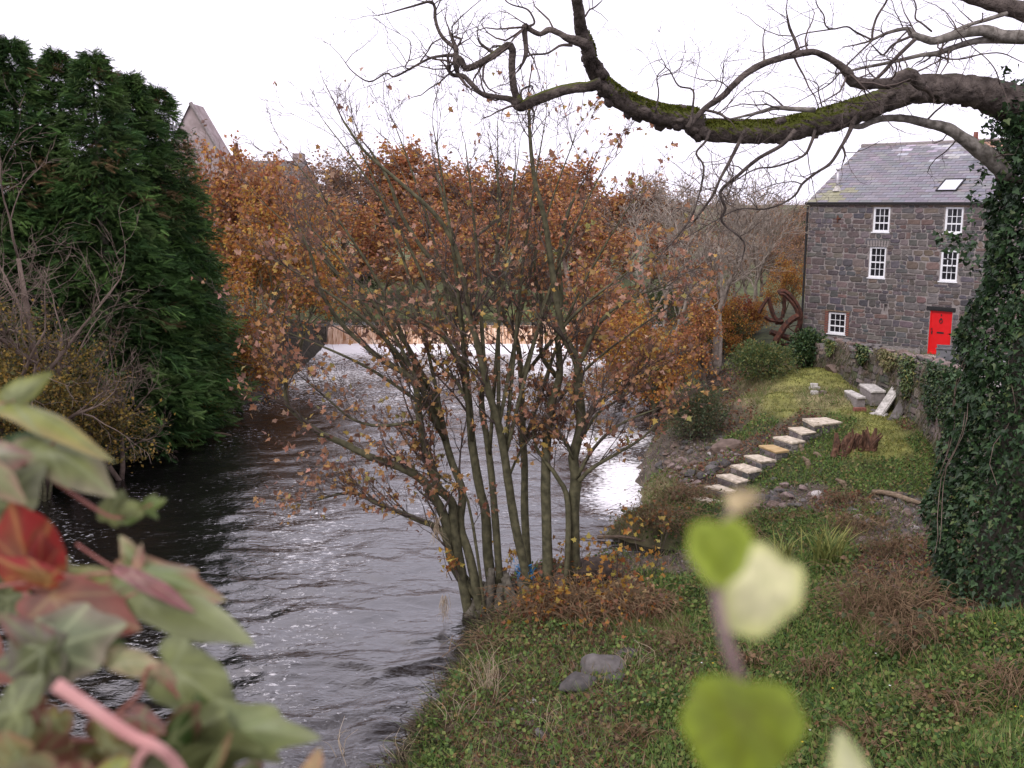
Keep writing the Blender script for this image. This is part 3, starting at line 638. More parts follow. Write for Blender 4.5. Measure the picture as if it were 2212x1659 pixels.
def cloud(poly, n, smin, smax, label, group, pick=None, ind=60):
    poly = np.array(poly, float); k = 0; todo = []
    while k < n:
        u = random.uniform(poly[:, 0].min(), poly[:, 0].max()); v = random.uniform(poly[:, 1].min(), poly[:, 1].max())
        ins = False; j = len(poly) - 1
        for i in range(len(poly)):
            if (poly[i, 1] > v) != (poly[j, 1] > v) and u < (poly[j, 0] - poly[i, 0]) * (v - poly[i, 1]) / (poly[j, 1] - poly[i, 1]) + poly[i, 0]: ins = not ins
            j = i
        if not ins: continue
        s = smin * (smax / smin) ** (random.random() ** 2)
        todo.append((s, u, v)); k += 1
    todo.sort(reverse=True)
    for i, (s, u, v) in enumerate(todo):
        o = rock(u, v, s, label, group, me=random.choice(pick or CLOUDR), sc=(1, random.uniform(.7, 1.2), random.uniform(.6, 1)))
        if i >= ind:                   # the smaller ones are loose rubble, one mass
            me = o.data; a = np.empty(len(me.vertices) * 3, np.float32); me.vertices.foreach_get('co', a); mw_ = Matrix.LocRotScale(o.location, o.rotation_euler, o.scale)
            f = np.array([p.vertices[:] for p in me.polygons]); RUB.append((a.reshape(-1, 3) @ np.array(mw_.to_3x3()).T + np.array(mw_.translation), f))
            cc = palette(1, [(.135, .12, .115), (.16, .115, .095), (.22, .175, .16), (.08, .07, .068)], None, .2); RUBC.append(np.repeat(cc, len(me.vertices), 0)); bpy.data.objects.remove(o)
cloud([(1400, 1000), (1500, 930), (1560, 950), (1600, 985), (1520, 1060), (1430, 1030)], 190, .12, .6, 'rough stone in the rubble shore left of the garden steps', 'rubble left of the steps')
cloud([(1590, 1075), (1640, 1045), (1760, 1050), (1800, 1085), (1700, 1100), (1600, 1100)], 110, .12, .55, 'rough stone in the rubble band below the garden steps', 'rubble below the steps')
cloud([(1850, 1075), (1980, 1070), (2000, 1190), (1880, 1190), (1820, 1110)], 190, .08, .45, 'small stone scattered below the driftwood beside the ivy trunk', 'stones beside the ivy trunk')
cloud([(1440, 1190), (1500, 1170), (1600, 1200), (1500, 1235)], 18, .12, .4, 'dark stone at the edge of the small inlet', 'stones at the inlet', ROCKS[3::5])
top('rubble', mk('rubble', RUB, False, RUBC), M['stone'], 'small loose rubble on the shore round the garden steps', 'rubble', kind='stuff')
rock(1570, 970, .95, 'large reddish boulder beside the middle garden steps', me=ROCKS[1], sc=(1.3, 1, .8), name='boulder', cat='boulder')
rock(1548, 952, .8, 'grey boulder left of the large reddish boulder by the steps', me=ROCKS[5], sc=(1.2, .8, .7), name='boulder', cat='boulder')
rock(1640, 1078, .9, 'flat dark boulder at the foot of the garden steps', me=ROCKS[3], sc=(1.4, 1, .6), name='boulder', cat='boulder')
rock(1800, 803, .75, 'reddish-brown boulder at the foot of the garden wall', me=ROCKS[6], sc=(1.2, 1, 1), name='boulder', cat='boulder')
rock(1827, 808, .6, 'dark boulder right of the reddish-brown one at the wall foot', me=ROCKS[8], sc=(1.2, 1, 1), name='boulder', cat='boulder')
rock(1850, 817, .42, 'ochre stone lying in front of the dark boulder by the wall', me=ROCKS[2], sc=(1.2, 1, 1))
rock(1866, 826, .40, 'brown stone nearest the white slabs by the wall', me=ROCKS[11], sc=(1.2, 1, 1))
big = [rock_mesh(100 + k, 3, .7) for k in range(4)]
for m_, kk in zip(big, (0, 3, 0, 3)): m_.materials.append(RKM[kk])
rock(1296, 1448, .85, 'rounded grey boulder, largest on the near river bank', me=big[0], sc=(1.25, 1, .85), name='boulder', cat='boulder', rot=(0, 0, .3))
rock(1245, 1482, .75, 'grey boulder left of the largest one on the near bank', me=big[1], sc=(1.3, 1, .9), name='boulder', cat='boulder', rot=(0, 0, .8))
rock(1322, 1470, .55, 'dark rock just right below the largest boulder on the near bank', me=big[3], sc=(1.2, 1, .8), rot=(0, 0, .1))
rock(1358, 1420, .5, 'dark rock behind and right of the boulders on the near bank', me=big[3], sc=(1, 1, .9), rot=(0, 0, 2))
for u, v, s in ((1150, 1512, .3), (1150, 1560, .35), (1180, 1590, .4), (1290, 1600, .35), (1260, 1500, .25), (1120, 1535, .28), (1440, 1560, .2)):
    rock(u, v, s, 'half-buried stone in the leaf litter of the near bank', 'half-buried stones on the near bank', sc=(1.3, 1, .5))
rock(1672, 1038, .26, 'small pale round stone beside the lower garden steps', me=big[2], sc=(1, 1, .9))

# loose coping stones along the top of the garden wall
for t in np.arange(.4, 13.2, .33):
    x, y = wpos(t); s = random.uniform(.26, .5)
    o = top('coping_stone', random.choice(ROCKS[2::5] + ROCKS[0::5] + ROCKS[1::5] + ROCKS[4:5]), None, 'loose weathered stone lying along the top of the garden wall', 'stone', 'loose stones on the garden wall')
    o.location = (x + random.uniform(.1, .45), y, wtop(x, y) + s * .12); o.rotation_euler = (random.gauss(0, .2), random.gauss(0, .2), random.uniform(0, 6)); o.scale = (s * 1.2, s, s * random.uniform(.5, .8))

# ------------------------------------------------------------------ garden steps
stp = thing('garden_steps', PZ(*c2(700, 560), 1.3), 'flight of nine sandstone slab steps climbing the grassy bank', 'steps')
M['slab_o'] = mat('ochre_slab', (.36, .24, .11), (.46, .33, .17), scale=5, rough=.9, bump=.3, bscale=40)
for k, (q, z) in enumerate(zip(STEP_C2, STEP_Z)):
    P = [PZ(*c2(*c), z) for c in q]; c0 = sum(P, Vector()) / 4
    if k: P = [P[0], P[1] + (P[1] - P[0]) * .25, P[2] + (P[2] - P[3]) * .1, P[3]]
    Vt = np.array([tuple(p) for p in P]); lo = Vt - np.array([0, 0, .075])
    bm = bmesh.new(); vs = [bm.verts.new(x) for x in np.concatenate([lo, Vt])]
    for f in BOXF: bm.faces.new([vs[i] for i in f])
    bmesh.ops.recalc_face_normals(bm, faces=bm.faces[:]); bmesh.ops.bevel(bm, geom=bm.edges[:], offset=.016, segments=2, affect='EDGES')
    for v_ in bm.verts: v_.co += Vector((random.gauss(0, .010), random.gauss(0, .010), random.gauss(0, .006)))
    me = bpy.data.meshes.new('tread'); bm.to_mesh(me); bm.free()
    part('tread', me, M['slab_o'] if k == 3 else M['slab'], stp)
    ctr = Vt.mean(0); r_ = ctr + (Vt - ctr) * .90; hi = r_ - np.array([0, 0, .076]); lo = r_ - np.array([0, 0, .55])
    # risers of small stones under each slab
    part('riser', mk('riser', [(np.concatenate([lo, hi]), BOXF)]), M['mortar'], stp)
    for (i0, i1) in ((0, 3), (3, 2)):
        a_, b_ = r_[i0], r_[i1]; Ln = float(np.linalg.norm(b_ - a_)); nst = max(2, int(Ln / .26)); dirv = Vector(b_ - a_).normalized(); ang = math.atan2(dirv.y, dirv.x)
        for j in range(nst):
            w_ = Ln / nst; v_, f_, _ = stone_mesh(j * w_, (j + 1) * w_, 0, random.uniform(.14, .2), proud=.03); cc = palette(1, [(.14, .12, .11), (.22, .19, .17), (.10, .09, .085)], None, .2)[0]
            part('riser_stone', mk('riser_stone', [(v_, f_)], False, [np.repeat(cc[None], len(v_), 0)]), M['stone'], stp,
                 mw=Matrix.Translation(Vector(a_) + dirv * (j + .5) * w_ + Vector((0, 0, -.18))) @ Matrix.Rotation(ang, 4, 'Z'))

# ------------------------------------------------------------------ the things lying by the wall
def c9(x, y): return (1750 + x / 3.687) / 1.1302, (850 + y / 3.687) / 1.1302
def slab_from(name, quad, z, thick, m, label, cat, base_drop=.0, group=None):
    P = [PZ(*c9(*c), z) for c in quad]; Vt = np.array([tuple(p) for p in P]); lo = Vt - np.array([0, 0, thick])
    bm = bmesh.new(); vs = [bm.verts.new(x) for x in np.concatenate([lo, Vt])]
    for f in BOXF: bm.faces.new([vs[i] for i in f])
    bmesh.ops.recalc_face_normals(bm, faces=bm.faces[:]); bmesh.ops.bevel(bm, geom=bm.edges[:], offset=.02, segments=1, affect='EDGES')
    me = bpy.data.meshes.new(name); bm.to_mesh(me); bm.free(); return me, Vt
for quad, z, lab in (([(1145, 378), (1215, 375), (1345, 437), (1265, 440)], 2.74, 'lower white-topped stone step against the garden wall'),
                     ([(1282, 318), (1420, 320), (1525, 382), (1390, 385)], 2.93, 'upper white-topped stone step against the garden wall')):
    P = PZ(*c9(*quad[2]), z - .4); t = thing('stone_step', P, lab, 'step')
    me, Vt = slab_from('tread', quad, z, .09, None, lab, 'step'); part('tread', me, M['concrete'], t)
    c_ = Vt.mean(0); r_ = c_ + (Vt - c_) * .93; part('base', mk('base', [(np.concatenate([r_ - np.array([0, 0, .55]), r_ - np.array([0, 0, .091])]), BOXF)]), M['mortar'], t)
def leaner(name, p0, p1, w, th, m, label, cat, hole=False):
    y = (p1 - p0); Ln = y.length; y.normalize(); x = Vector((.75, -.66, 0)).normalized(); x = (x - y * x.dot(y)).normalized(); z = x.cross(y)
    Mx = Matrix(((x.x, y.x, z.x, p0.x), (x.y, y.y, z.y, p0.y), (x.z, y.z, z.z, p0.z), (0, 0, 0, 1)))
    o = top(name, bevelbox(name, (-w / 2, -.05, -th / 2), (w / 2, Ln, th / 2), .03, Mx, .008), m, label, cat)
    if hole:
        hb = bpy.data.objects.new('cut', bevelbox('cut', (-.05, Ln * .72, -1), (.05, Ln * .82, 1), .01, Mx)); COL.objects.link(hb)
        bo = o.modifiers.new('b', 'BOOLEAN'); bo.object = hb; bo.operation = 'DIFFERENCE'; dg = bpy.context.evaluated_depsgraph_get(); me = bpy.data.meshes.new_from_object(o.evaluated_get(dg))
        o.modifiers.clear(); o.data = me; bpy.data.objects.remove(hb)
    return recenter(o)
p0 = PG(*c9(1455, 600)); p1 = PY(*c9(1650, 310), p0.y + 1.1)
leaner('stone_post', p0, p1, .33, .13, M['concrete'], 'long pale stone post with a hole leaning against the garden wall', 'post', True)
p0 = PG(*c9(1600, 640)); p1 = PY(*c9(1700, 450), p0.y + .8)
leaner('stone_slab', p0, p1, .34, .10, RKM[0], 'dark stone slab leaning beside the long pale post', 'slab')
for x, y, s, m_, lab in ((1390, 440, .45, 10, 'grey rounded stone between the white steps and the leaning post'), (1350, 500, .45, 5, 'grey stone at the foot of the lower white step'), (1400, 560, .35, 0, 'small grey stone left of the leaning post foot'),
                         (1500, 605, .42, 4, 'pale flat stone under the leaning post'), (1570, 650, .42, 13, 'dark stone in front of the leaning slab'), (1680, 630, .42, 12, 'tan round stone right of the leaning slab'), (1400, 595, .36, 9, 'pale stone by the orange brick')):
    rock(*c9(x, y), s, lab, me=ROCKS[m_], sc=(1.3, .9, .6))
def brick(x, y, ang, z=0, m=None, label='', size=(.24, .11, .07), group=None):
    p = PG(*c9(x, y)); o = top('brick', bevelbox('brick', (-size[0] / 2, -size[1] / 2, 0), (size[0] / 2, size[1] / 2, size[2]), .008), m or M['concrete'], label, 'brick', group); o.location = p + Vector((0, 0, z)); o.rotation_euler = (0, 0, ang); return o
brick(1285, 565, .1, -.01, M['brick'], 'single orange brick lying at the foot of the rubble by the wall', (.42, .2, .13))
brick(880, 375, .3, -.01, M['concrete'], 'pale block at the back of the small block pile on the terrace', (.4, .2, .13)); brick(875, 345, -.4, .0, M['concrete'], 'topmost pale block of the small pile on the terrace', (.3, .2, .12))
brick(890, 415, 0, -.01, M['concrete'], 'white-topped block at the front left of the small terrace pile', (.35, .22, .14)); brick(940, 415, .2, -.01, RKM[2], 'brownish block at the front right of the small terrace pile', (.32, .22, .14))

# dead stump with splintered stakes
base = PG(*c9(1130, 960)); t = thing('tree_stump', base, 'splintered brown tree stump on the bank right of the garden steps', 'stump')
ch = []
for (x0, y0, x1, y1, r) in ((1110, 980, 1180, 790, .16), (1200, 900, 1270, 770, .10), (1250, 930, 1300, 780, .09), (1310, 900, 1345, 735, .08), (1360, 890, 1435, 720, .08), (1060, 900, 1075, 760, .09), (1150, 960, 1140, 860, .16), (1100, 900, 1200, 850, .13)):
    a = PY(*c9(x0, y0), base.y + random.uniform(-.1, .3)) - Vector((0, 0, .3)); b = PY(*c9(x1, y1), base.y + .25); P, r2 = spline([a, a.lerp(b, .5) + Vector((random.gauss(0, .04), 0, 0)), b], [r * 1.5, r * 1.25, r * .6]); ch.append((P, r2))
for k in range(22):
    x = random.uniform(1030, 1400); a = PY(*c9(x, 960 + random.uniform(-30, 60)), base.y + random.uniform(-.25, .3)); a.z = max(a.z - .2, hgt(a.x, a.y) - .1); d_ = Vector((random.gauss(0, .35), random.gauss(0, .3), 1)) * random.uniform(.3, .8); P, r2 = spline([a, a + d_ * .5 + Vector((random.gauss(0, .04), 0, 0)), a + d_], [.10, .075, .02]); ch.append((P, r2))
for i, (P, r2) in enumerate(ch): part('trunk' if i == 0 else 'splinter', mk('splinter', [tube(P, r2, 7, jitter=.2)]), M['rust'] if False else mat('stump_wood', (.035, .018, .012), (.15, .075, .045), scale=12, rough=.9, bump=.5, stretch=(1, 1, .3)) if i == 0 else bpy.data.materials['stump_wood'], t)
for k, (x, y, dx, dy, lab) in enumerate(((930, 1000, -60, -60, 'short broken root between the steps and the stump'), (830, 1080, -60, -100, 'pale broken root beside the lower steps'), (760, 940, -40, -80, 'thin root standing beside the middle steps'), (1170, 1260, -100, -80, 'twisted root below the stump'))):
    a = PG(*c9(x, y)); b = PY(*c9(x + dx, y + dy), a.y + .1); P, r2 = spline([a - Vector((0, 0, .1)), a.lerp(b, .5) + Vector((.06, 0, .02)), b], [.10, .08, .04])
    recenter(top('root', mk('root', [tube(P, r2, 6, jitter=.2)]), M['wood'], lab, 'root'))
a = PG(*c9(1400, 1320)); b = PG(*c9(1890, 1450)); a.z += .1; b.z += .12
P, r2 = spline([a, a.lerp(b, .33) + Vector((0, 0, .06)), a.lerp(b, .66) + Vector((0, 0, .02)), b], [.06, .08, .075, .05]); recenter(top('driftwood_log', mk('driftwood_log', [tube(P, r2, 8, jitter=.12)], True), M['wood'], 'bleached driftwood log lying on stones left of the ivy trunk', 'log'))
for (u0, v0, u1, v1, r, lab) in ((1290, 1160, 1420, 1175, .05, 'thin dark branch washed up at the inlet mouth'), (420, 938, 500, 940, .06, 'pale branch floating on the dark water by the conifers')):
    a = PZ(u0, v0, .08); b = PZ(u1, v1, .1); P, r2 = spline([a, a.lerp(b, .5) + Vector((0, .1, .06)), b], [r, r * .9, r * .5]); recenter(top('driftwood_branch', mk('driftwood_branch', [tube(P, r2, 6, jitter=.2)]), M['wood'], lab, 'branch'))

# grey trailer in the yard, wheel arch towards us
tp = PZ(2078, 794, YARD); tp.z = YARD; ang = math.atan2(e.y, e.x) + .35
TM = Matrix.Translation(tp) @ Matrix.Rotation(ang, 4, 'Z')
t = thing('trailer', tp, 'small grey metal trailer parked in front of the red door', 'trailer'); M['tin'] = mat('grey_tin', (.13, .13, .14), (.22, .215, .225), scale=4, rough=.5, metal=.2)
for nm, a_, b_ in (('side_panel', (-1.0, -.55, .35), (1.3, -.52, .78)), ('side_panel', (-1.0, .52, .35), (1.3, .55, .78)), ('end_panel', (-1.0, -.52, .35), (-.97, .52, .78)), ('end_panel', (1.27, -.52, .35), (1.3, .52, .78)), ('floor', (-.97, -.52, .33), (1.27, .52, .37)), ('rim', (-1.03, -.6, .78), (1.33, -.5, .82)), ('rim', (-1.03, .5, .78), (1.33, .6, .82))):
    part(nm, bevelbox(nm, a_, b_, .008, TM), M['tin'], t)
for s in (-1, 1):
    wh = [tuple(TM @ Vector((.15 + .27 * math.cos(k), s * .68, .30 + .27 * math.sin(k)))) for k in np.linspace(0, 2 * math.pi, 21)]; part('tyre', mk('tyre', [tube(wh, .075, 6)], True), M['black'], t)
    part('mudguard', mk('mudguard', [tube([tuple(TM @ Vector((.15 + .4 * math.cos(k), s * .68, .30 + .4 * math.sin(k)))) for k in np.linspace(0, math.pi, 12)], .045, 4)]), M['tin'], t)
    part('hub', mk('hub', [tube([tuple(TM @ Vector((.15, s * .55, .30))), tuple(TM @ Vector((.15, s * .72, .30)))], .13, 10)]), M['tin'], t)
part('drawbar', mk('drawbar', [tube([tuple(TM @ Vector((1.3, 0, .35))), tuple(TM @ Vector((2.3, 0, .33))), tuple(TM @ Vector((2.3, 0, .02)))], .04, 6)]), M['tin'], t)

# broken water wheel at the mill's corner
def c7(x, y): return (1850 + x / 7.54) / 1.1302, (680 + y / 7.54) / 1.1302
wy_ = A.y - .6; t = thing('water_wheel', PY(*c7(500, 1150), wy_), 'broken rusty iron water wheel beside the mill corner', 'water wheel')
def bar(name, pts, r, dy=0, sides=4): P, r2 = spline([PY(*c7(x, y), wy_ + dy) for x, y in pts], [r] * len(pts)); part(name, mk(name, [tube(P, r2, sides, jitter=.1)]), M['rust'], t)
bar('rim', [(375, 260), (450, 235), (560, 290), (670, 420), (750, 560), (785, 690), (770, 850), (700, 1000)], .13, .35)
bar('rim', [(400, 285), (480, 300), (590, 400), (680, 520), (730, 640)], .08, -.2)
bar('shrouding', [(750, 690), (620, 760), (500, 880), (410, 1020), (330, 1150)], .16, -.3)
bar('spoke', [(195, 345), (250, 560), (330, 780)], .10, 0); bar('spoke', [(195, 345), (80, 520), (20, 640)], .09, 0); bar('spoke', [(490, 330), (490, 520), (450, 720)], .09, .1); bar('spoke', [(330, 780), (220, 760), (130, 700)], .10, 0)
bar('axle', [(330, 780), (400, 790), (460, 770)], .17, .2); bar('stay', [(560, 900), (650, 870), (760, 850)], .02, .1); bar('stay', [(560, 900), (690, 1000)], .02, .1)
bar('frame', [(230, 980), (400, 1040), (600, 1100), (700, 1120)], .14, 0); bar('frame', [(300, 1100), (450, 1200), (600, 1240)], .12, .2)
a = PY(*c7(560, 1470), 42.5); b = PY(*c7(740, 1475), 42.2); t = thing('fence_rail', ((a.x + b.x) / 2, 42.4, hgt((a.x + b.x) / 2, 42.4)), 'short brown wooden rail between the green bush and the garden wall', 'fence')
part('rail', mk('rail', [tube([a, b], .05, 6)]), M['wood'], t)
for q in (a, b): part('post', mk('post', [tube([Vector((q.x, q.y + .06, hgt(q.x, q.y) - .2)), Vector((q.x, q.y + .06, q.z + .08))], .05, 6)]), M['wood'], t)

# ------------------------------------------------------------------ far houses on the left
Yh = 80; ap = PY(412, 226, Yh); ea = PY(505, 384, Yh); hw = ea.x - ap.x; gz = hgt(ap.x, Yh) - .5
hs = thing('gabled_house', (ap.x, Yh, gz), 'tall pinkish stone gable rising behind the conifers', 'house')
gm = mat('pink_stone', (.25, .20, .19), (.40, .33, .32), scale=1.6, rough=.95, bump=.5, bscale=6, detail=8)
front = np.array([(ap.x - hw, Yh, gz), (ap.x + hw, Yh, gz), (ap.x + hw, Yh, ea.z), (ap.x, Yh, ap.z), (ap.x - hw, Yh, ea.z)]); bk = front + np.array([0, 3, 0])
part('wall', mk('wall', [(np.concatenate([front, bk]), [np.array([[0, 1, 2, 3, 4]]), np.array([[9, 8, 7, 6, 5]]), np.array([[1, 6, 7, 2], [0, 4, 9, 5]])])]), gm, hs)
rf = part('roof', mk('roof', [(np.array([(ap.x, Yh - .15, ap.z + .12), (ap.x + hw + .3, Yh - .15, ea.z - .4), (ap.x + hw + .3, Yh + 3.2, ea.z - .4), (ap.x, Yh + 3.2, ap.z + .12), (ap.x - hw - .3, Yh - .15, ea.z - .4), (ap.x - hw - .3, Yh + 3.2, ea.z - .4)]), np.array([[0, 1, 2, 3], [0, 3, 5, 4]]))]), gm, hs)
wt = mat('coping', (.2, .17, .16), (.3, .26, .25)); part('coping', mk('coping', [tube([(ap.x, Yh - .1, ap.z + .15), (ap.x + hw + .3, Yh - .1, ea.z - .3)], .16, 4)]), wt, hs)
Yh = 102; r0, r1, r2_ = PY(560, 345, Yh), PY(660, 347, Yh), PY(690, 395, Yh); gz = hgt(r1.x, Yh) - .5
hs = thing('slate_house', ((r0.x + r1.x) / 2, Yh, gz), 'distant grey slate roof with a chimney above the left autumn trees', 'house')
part('wall', mk('wall', [boxv((r0.x - 4, Yh - 4, gz), (r1.x, Yh + 4, r2_.z))]), gm, hs)
rf = part('roof', mk('roof', [(np.array([(r0.x - 4, Yh, r1.z), (r1.x, Yh, r1.z), (r1.x + .4, Yh - 4.3, r2_.z - .1), (r0.x - 4, Yh - 4.3, r2_.z - .1), (r1.x + .4, Yh + 4.3, r2_.z - .1), (r0.x - 4, Yh + 4.3, r2_.z - .1)]), [np.array([[0, 3, 2, 1], [0, 1, 4, 5]]), np.array([[1, 2, 4]])])]), RKM[0], hs)
part('chimney', bevelbox('chimney', (r1.x - 1.2, Yh - .5, r1.z - 1), (r1.x - .1, Yh + .5, r1.z + .7), .04), gm, rf)
# ================================================================== TREES
def rv(): return Vector((random.gauss(0, 1), random.gauss(0, 1), random.gauss(0, 1)))
def grow(out, tips, p, d, L, r, lvl, c):
    n = c['n'][lvl]; pts = [p.copy()]; q = p.copy(); dd = d.normalized()
    for i in range(n):
        dd = (dd + rv() * c['wob'][lvl] + Vector((0, 0, c['up'][lvl]))).normalized(); q = q + dd * (L / n); pts.append(q.copy())
    tp = c.get('tip', .35); rad = [r * (1 - (1 - tp) * i / n) for i in range(n + 1)]; out.append((pts, rad, lvl))
    if lvl == c['lev'] - 1: tips.append(pts); return
    for j in range(c['kids'][lvl]):
        f = random.uniform(c['frm'][lvl], 1) if j else 1.0
        x = f * n; i = min(int(x), n - 1); pos = pts[i].lerp(pts[i + 1], x - i); t = (pts[i + 1] - pts[i]).normalized()
        pr = t.cross(rv()).normalized(); a = c['ang'] * random.uniform(.5, 1.25) * (.5 if j == 0 else 1)
        cd = t * math.cos(a) + pr * math.sin(a)
        grow(out, tips, pos, cd, L * c['rat'][lvl] * random.uniform(.65, 1.15) * (1 - .3 * f if lvl == 0 else 1), max(rad[i] * c['rr'], c['rmin']), lvl + 1, c)
def tubes(out, sides=(8, 6, 4, 3, 3, 3), sel=None):
    return [tube(P, r, sides[min(l, len(sides) - 1)], cap=l < 2) for P, r, l in out if sel is None or sel(l)]
def leaf_chunks(tips, per, shape, smin, smax, cols, w=None, spread=.12, droop=-.3, jit=.25):
    C = []; D = []
    for P in tips:
        for k in range(per if isinstance(per, int) else (int(per) + (random.random() < per % 1))):
            f = random.uniform(.15, 1) * (len(P) - 1); i = min(int(f), len(P) - 2); q = P[i].lerp(P[i + 1], f - i); C.append(q + rv() * spread); D.append((P[i + 1] - P[i]).normalized() * .5 + rv() * .6 + Vector((0, 0, droop)))
    if not C: return None
    C = np.array([tuple(c) for c in C]); D = np.array([tuple(c) for c in D]); N = len(C); sz = rng.uniform(smin, smax, N)
    return C, D, sz, rng.uniform(0, 6.28, N), palette(N, cols, w, jit)
def leaf_mesh(name, shape, L):
    C, D, sz, ro, col = L; v, f, k = scatter(shape, C, sz, D, ro); return mk(name, [(v, f)], False, [np.repeat(col, k, 0)])
RUST = [(.25, .088, .030), (.19, .066, .028), (.34, .15, .03), (.42, .23, .04), (.14, .058, .030), (.27, .11, .06)]

# ------------------------------------------------------------------ multi-stemmed sycamore on the near bank
def c6(x, y): return (600 + x / 1.8436) / 1.1302, (600 + y / 1.8436) / 1.1302
def c3(x, y): return (800 + x / 2.458) / 1.1302, (y / 2.458) / 1.1302
def c4(x, y): return (1600 + x / 2.458) / 1.1302, (y / 2.458) / 1.1302
cb = PG(1085, 1300); YC = cb.y
syc = thing('sycamore_clump', cb, 'many-stemmed sycamore with sparse rust leaves leaning over the river in the centre', 'tree')
STEMS = [  # crop-6 pixels, start width, end width (crop px), depth lean at the top (m)
 ([(1085, 1590), (960, 1475), (915, 1370), (880, 1280), (780, 1235), (690, 1198), (600, 1165), (500, 1115), (400, 1122), (320, 1145)], 40, 10, -1.6),
 ([(1095, 1595), (970, 1490), (925, 1390), (905, 1260), (870, 1170), (800, 1060), (700, 1000), (560, 950), (430, 885), (330, 840), (240, 770), (185, 705), (176, 590), (170, 480)], 58, 12, -2.2),
 ([(1070, 1570), (1010, 1410), (965, 1260), (975, 1110), (930, 980), (890, 850), (850, 690), (790, 570), (720, 440), (610, 300), (480, 200), (380, 80), (300, -60)], 46, 10, 1.2),
 ([(1020, 1420), (940, 1290), (930, 1160), (868, 1090), (840, 1000), (800, 880), (780, 760), (760, 620), (690, 560), (560, 470), (420, 340), (330, 180), (300, 60), (240, -80)], 50, 10, -.8),
 ([(1120, 1590), (1090, 1390), (1080, 1210), (1050, 1080), (1020, 900), (1005, 720), (990, 560), (980, 400), (940, 250), (880, 110), (800, 20), (700, -140), (640, -300), (560, -430)], 52, 10, .3),
 ([(1150, 1310), (1115, 1130), (1090, 900), (1060, 700), (1080, 560), (1040, 420), (1010, 300), (960, 180), (950, 20), (900, -160), (860, -330)], 36, 10, 1.8),
 ([(1285, 1410), (1212, 1250), (1180, 1050), (1150, 860), (1100, 680), (1070, 560), (1040, 440), (1000, 280), (960, 60), (870, -120), (700, -280), (540, -420), (440, -560)], 44, 9, -1.4),
 ([(1275, 1410), (1255, 1200), (1255, 1000), (1245, 800), (1240, 600), (1220, 430), (1160, 320), (1140, 180), (1130, 0), (1150, -160), (1130, -330)], 40, 10, 1.5),
 ([(1365, 1340), (1350, 1100), (1355, 900), (1375, 720), (1410, 600), (1410, 480), (1400, 380), (1420, 230), (1410, 60), (1440, -120), (1500, -260)], 50, 10, 1.0),
 ([(1400, 590), (1335, 500), (1330, 400), (1335, 250), (1300, 120), (1320, -60)], 26, 8, 1.0),
 ([(1480, 1490), (1475, 1200), (1487, 1050), (1475, 950), (1510, 800), (1495, 640), (1490, 520), (1430, 400), (1400, 250), (1370, 50), (1345, -120), (1300, -300), (1280, -480), (1275, -620)], 60, 12, -.6),
 ([(1445, 1330), (1450, 1170), (1400, 1040), (1340, 960), (1300, 880), (1290, 720)], 30, 8, .6),
 ([(1500, 1060), (1560, 1000), (1680, 930), (1790, 860), (1880, 760)], 22, 6, -.8), ([(1487, 1050), (1560, 920), (1660, 820), (1780, 760), (1900, 720)], 20, 6, -.9), ([(1495, 900), (1580, 760), (1680, 690), (1760, 600)], 18, 6, .4), ([(1475, 960), (1420, 860), (1330, 800)], 14, 5, -.5), ([(1180, 1050), (1250, 900), (1330, 840)], 14, 5, -.8), ([(1085, 1300), (1000, 1150), (900, 1060), (830, 1000)], 16, 5, -1.0),
 ([(1510, 800), (1600, 700), (1720, 620), (1850, 560)], 20, 6, .5), ([(1490, 560), (1570, 380), (1650, 290), (1800, 210), (1900, 180)], 22, 6, -.6),
 ([(1005, 720), (940, 600), (850, 520), (800, 440)], 18, 6, .6), ([(780, 790), (600, 810), (480, 780), (380, 700), (250, 590)], 18, 5, -1.0), ([(690, 560), (640, 440), (520, 350)], 16, 5, .5),
 ([(1240, 600), (1300, 420), (1340, 260), (1400, 120)], 18, 6, .8), ([(990, 560), (900, 420), (760, 330), (600, 260), (420, 230)], 16, 5, -1.2), ([(950, 20), (1060, -60), (1180, -180), (1210, -330)], 16, 5, .4), ([(980, 400), (1070, 270), (1140, 180)], 16, 6, .3)]
def px_m(w, Y): return w / FPX * Y
sout = []
for i, (pts, w0, w1, lean) in enumerate(STEMS):
    n = len(pts); P = []; 
    for k, (x, y) in enumerate(pts):
        u, v = c6(x, y); P.append(PY(u, v, YC + lean * (max(0, 1290 - v) / 900) + .25 * math.sin(i * 2.1)))
    if pts[0][1] > 1200: P[0].z = min(P[0].z, hgt(P[0].x, P[0].y) - .1) if i not in (0, 1) else P[0].z - .25
    wd = np.interp(np.linspace(0, 1, n), [0, 1], [w0, w1]); r = [px_m(w / 1.8436 / 1.1302, YC) / 2 for w in wd]
    Q, rr = spline(P, r, 4); sout.append((Q, rr)); 
    part('stem', mk('stem', [tube(Q, rr, 8, jitter=.06)], True), M['stem'], syc)
rt = []
for k in range(16):                    # spreading roots and old coppice base
    a = PY(random.uniform(1030, 1200), random.uniform(1225, 1275), YC + random.uniform(-.3, .5)); b = Vector((a.x + random.gauss(.15, .3), a.y + random.gauss(-.1, .3), 0)); b.z = max(hgt(b.x, b.y), 0) - .15
    rt.append(tube(*spline([a, a.lerp(b, .5) + rv() * .06, b], [.07, .12, .17], 4), 8, jitter=.15))
part('root_base', mk('root_base', rt, True), M['bark'], syc)
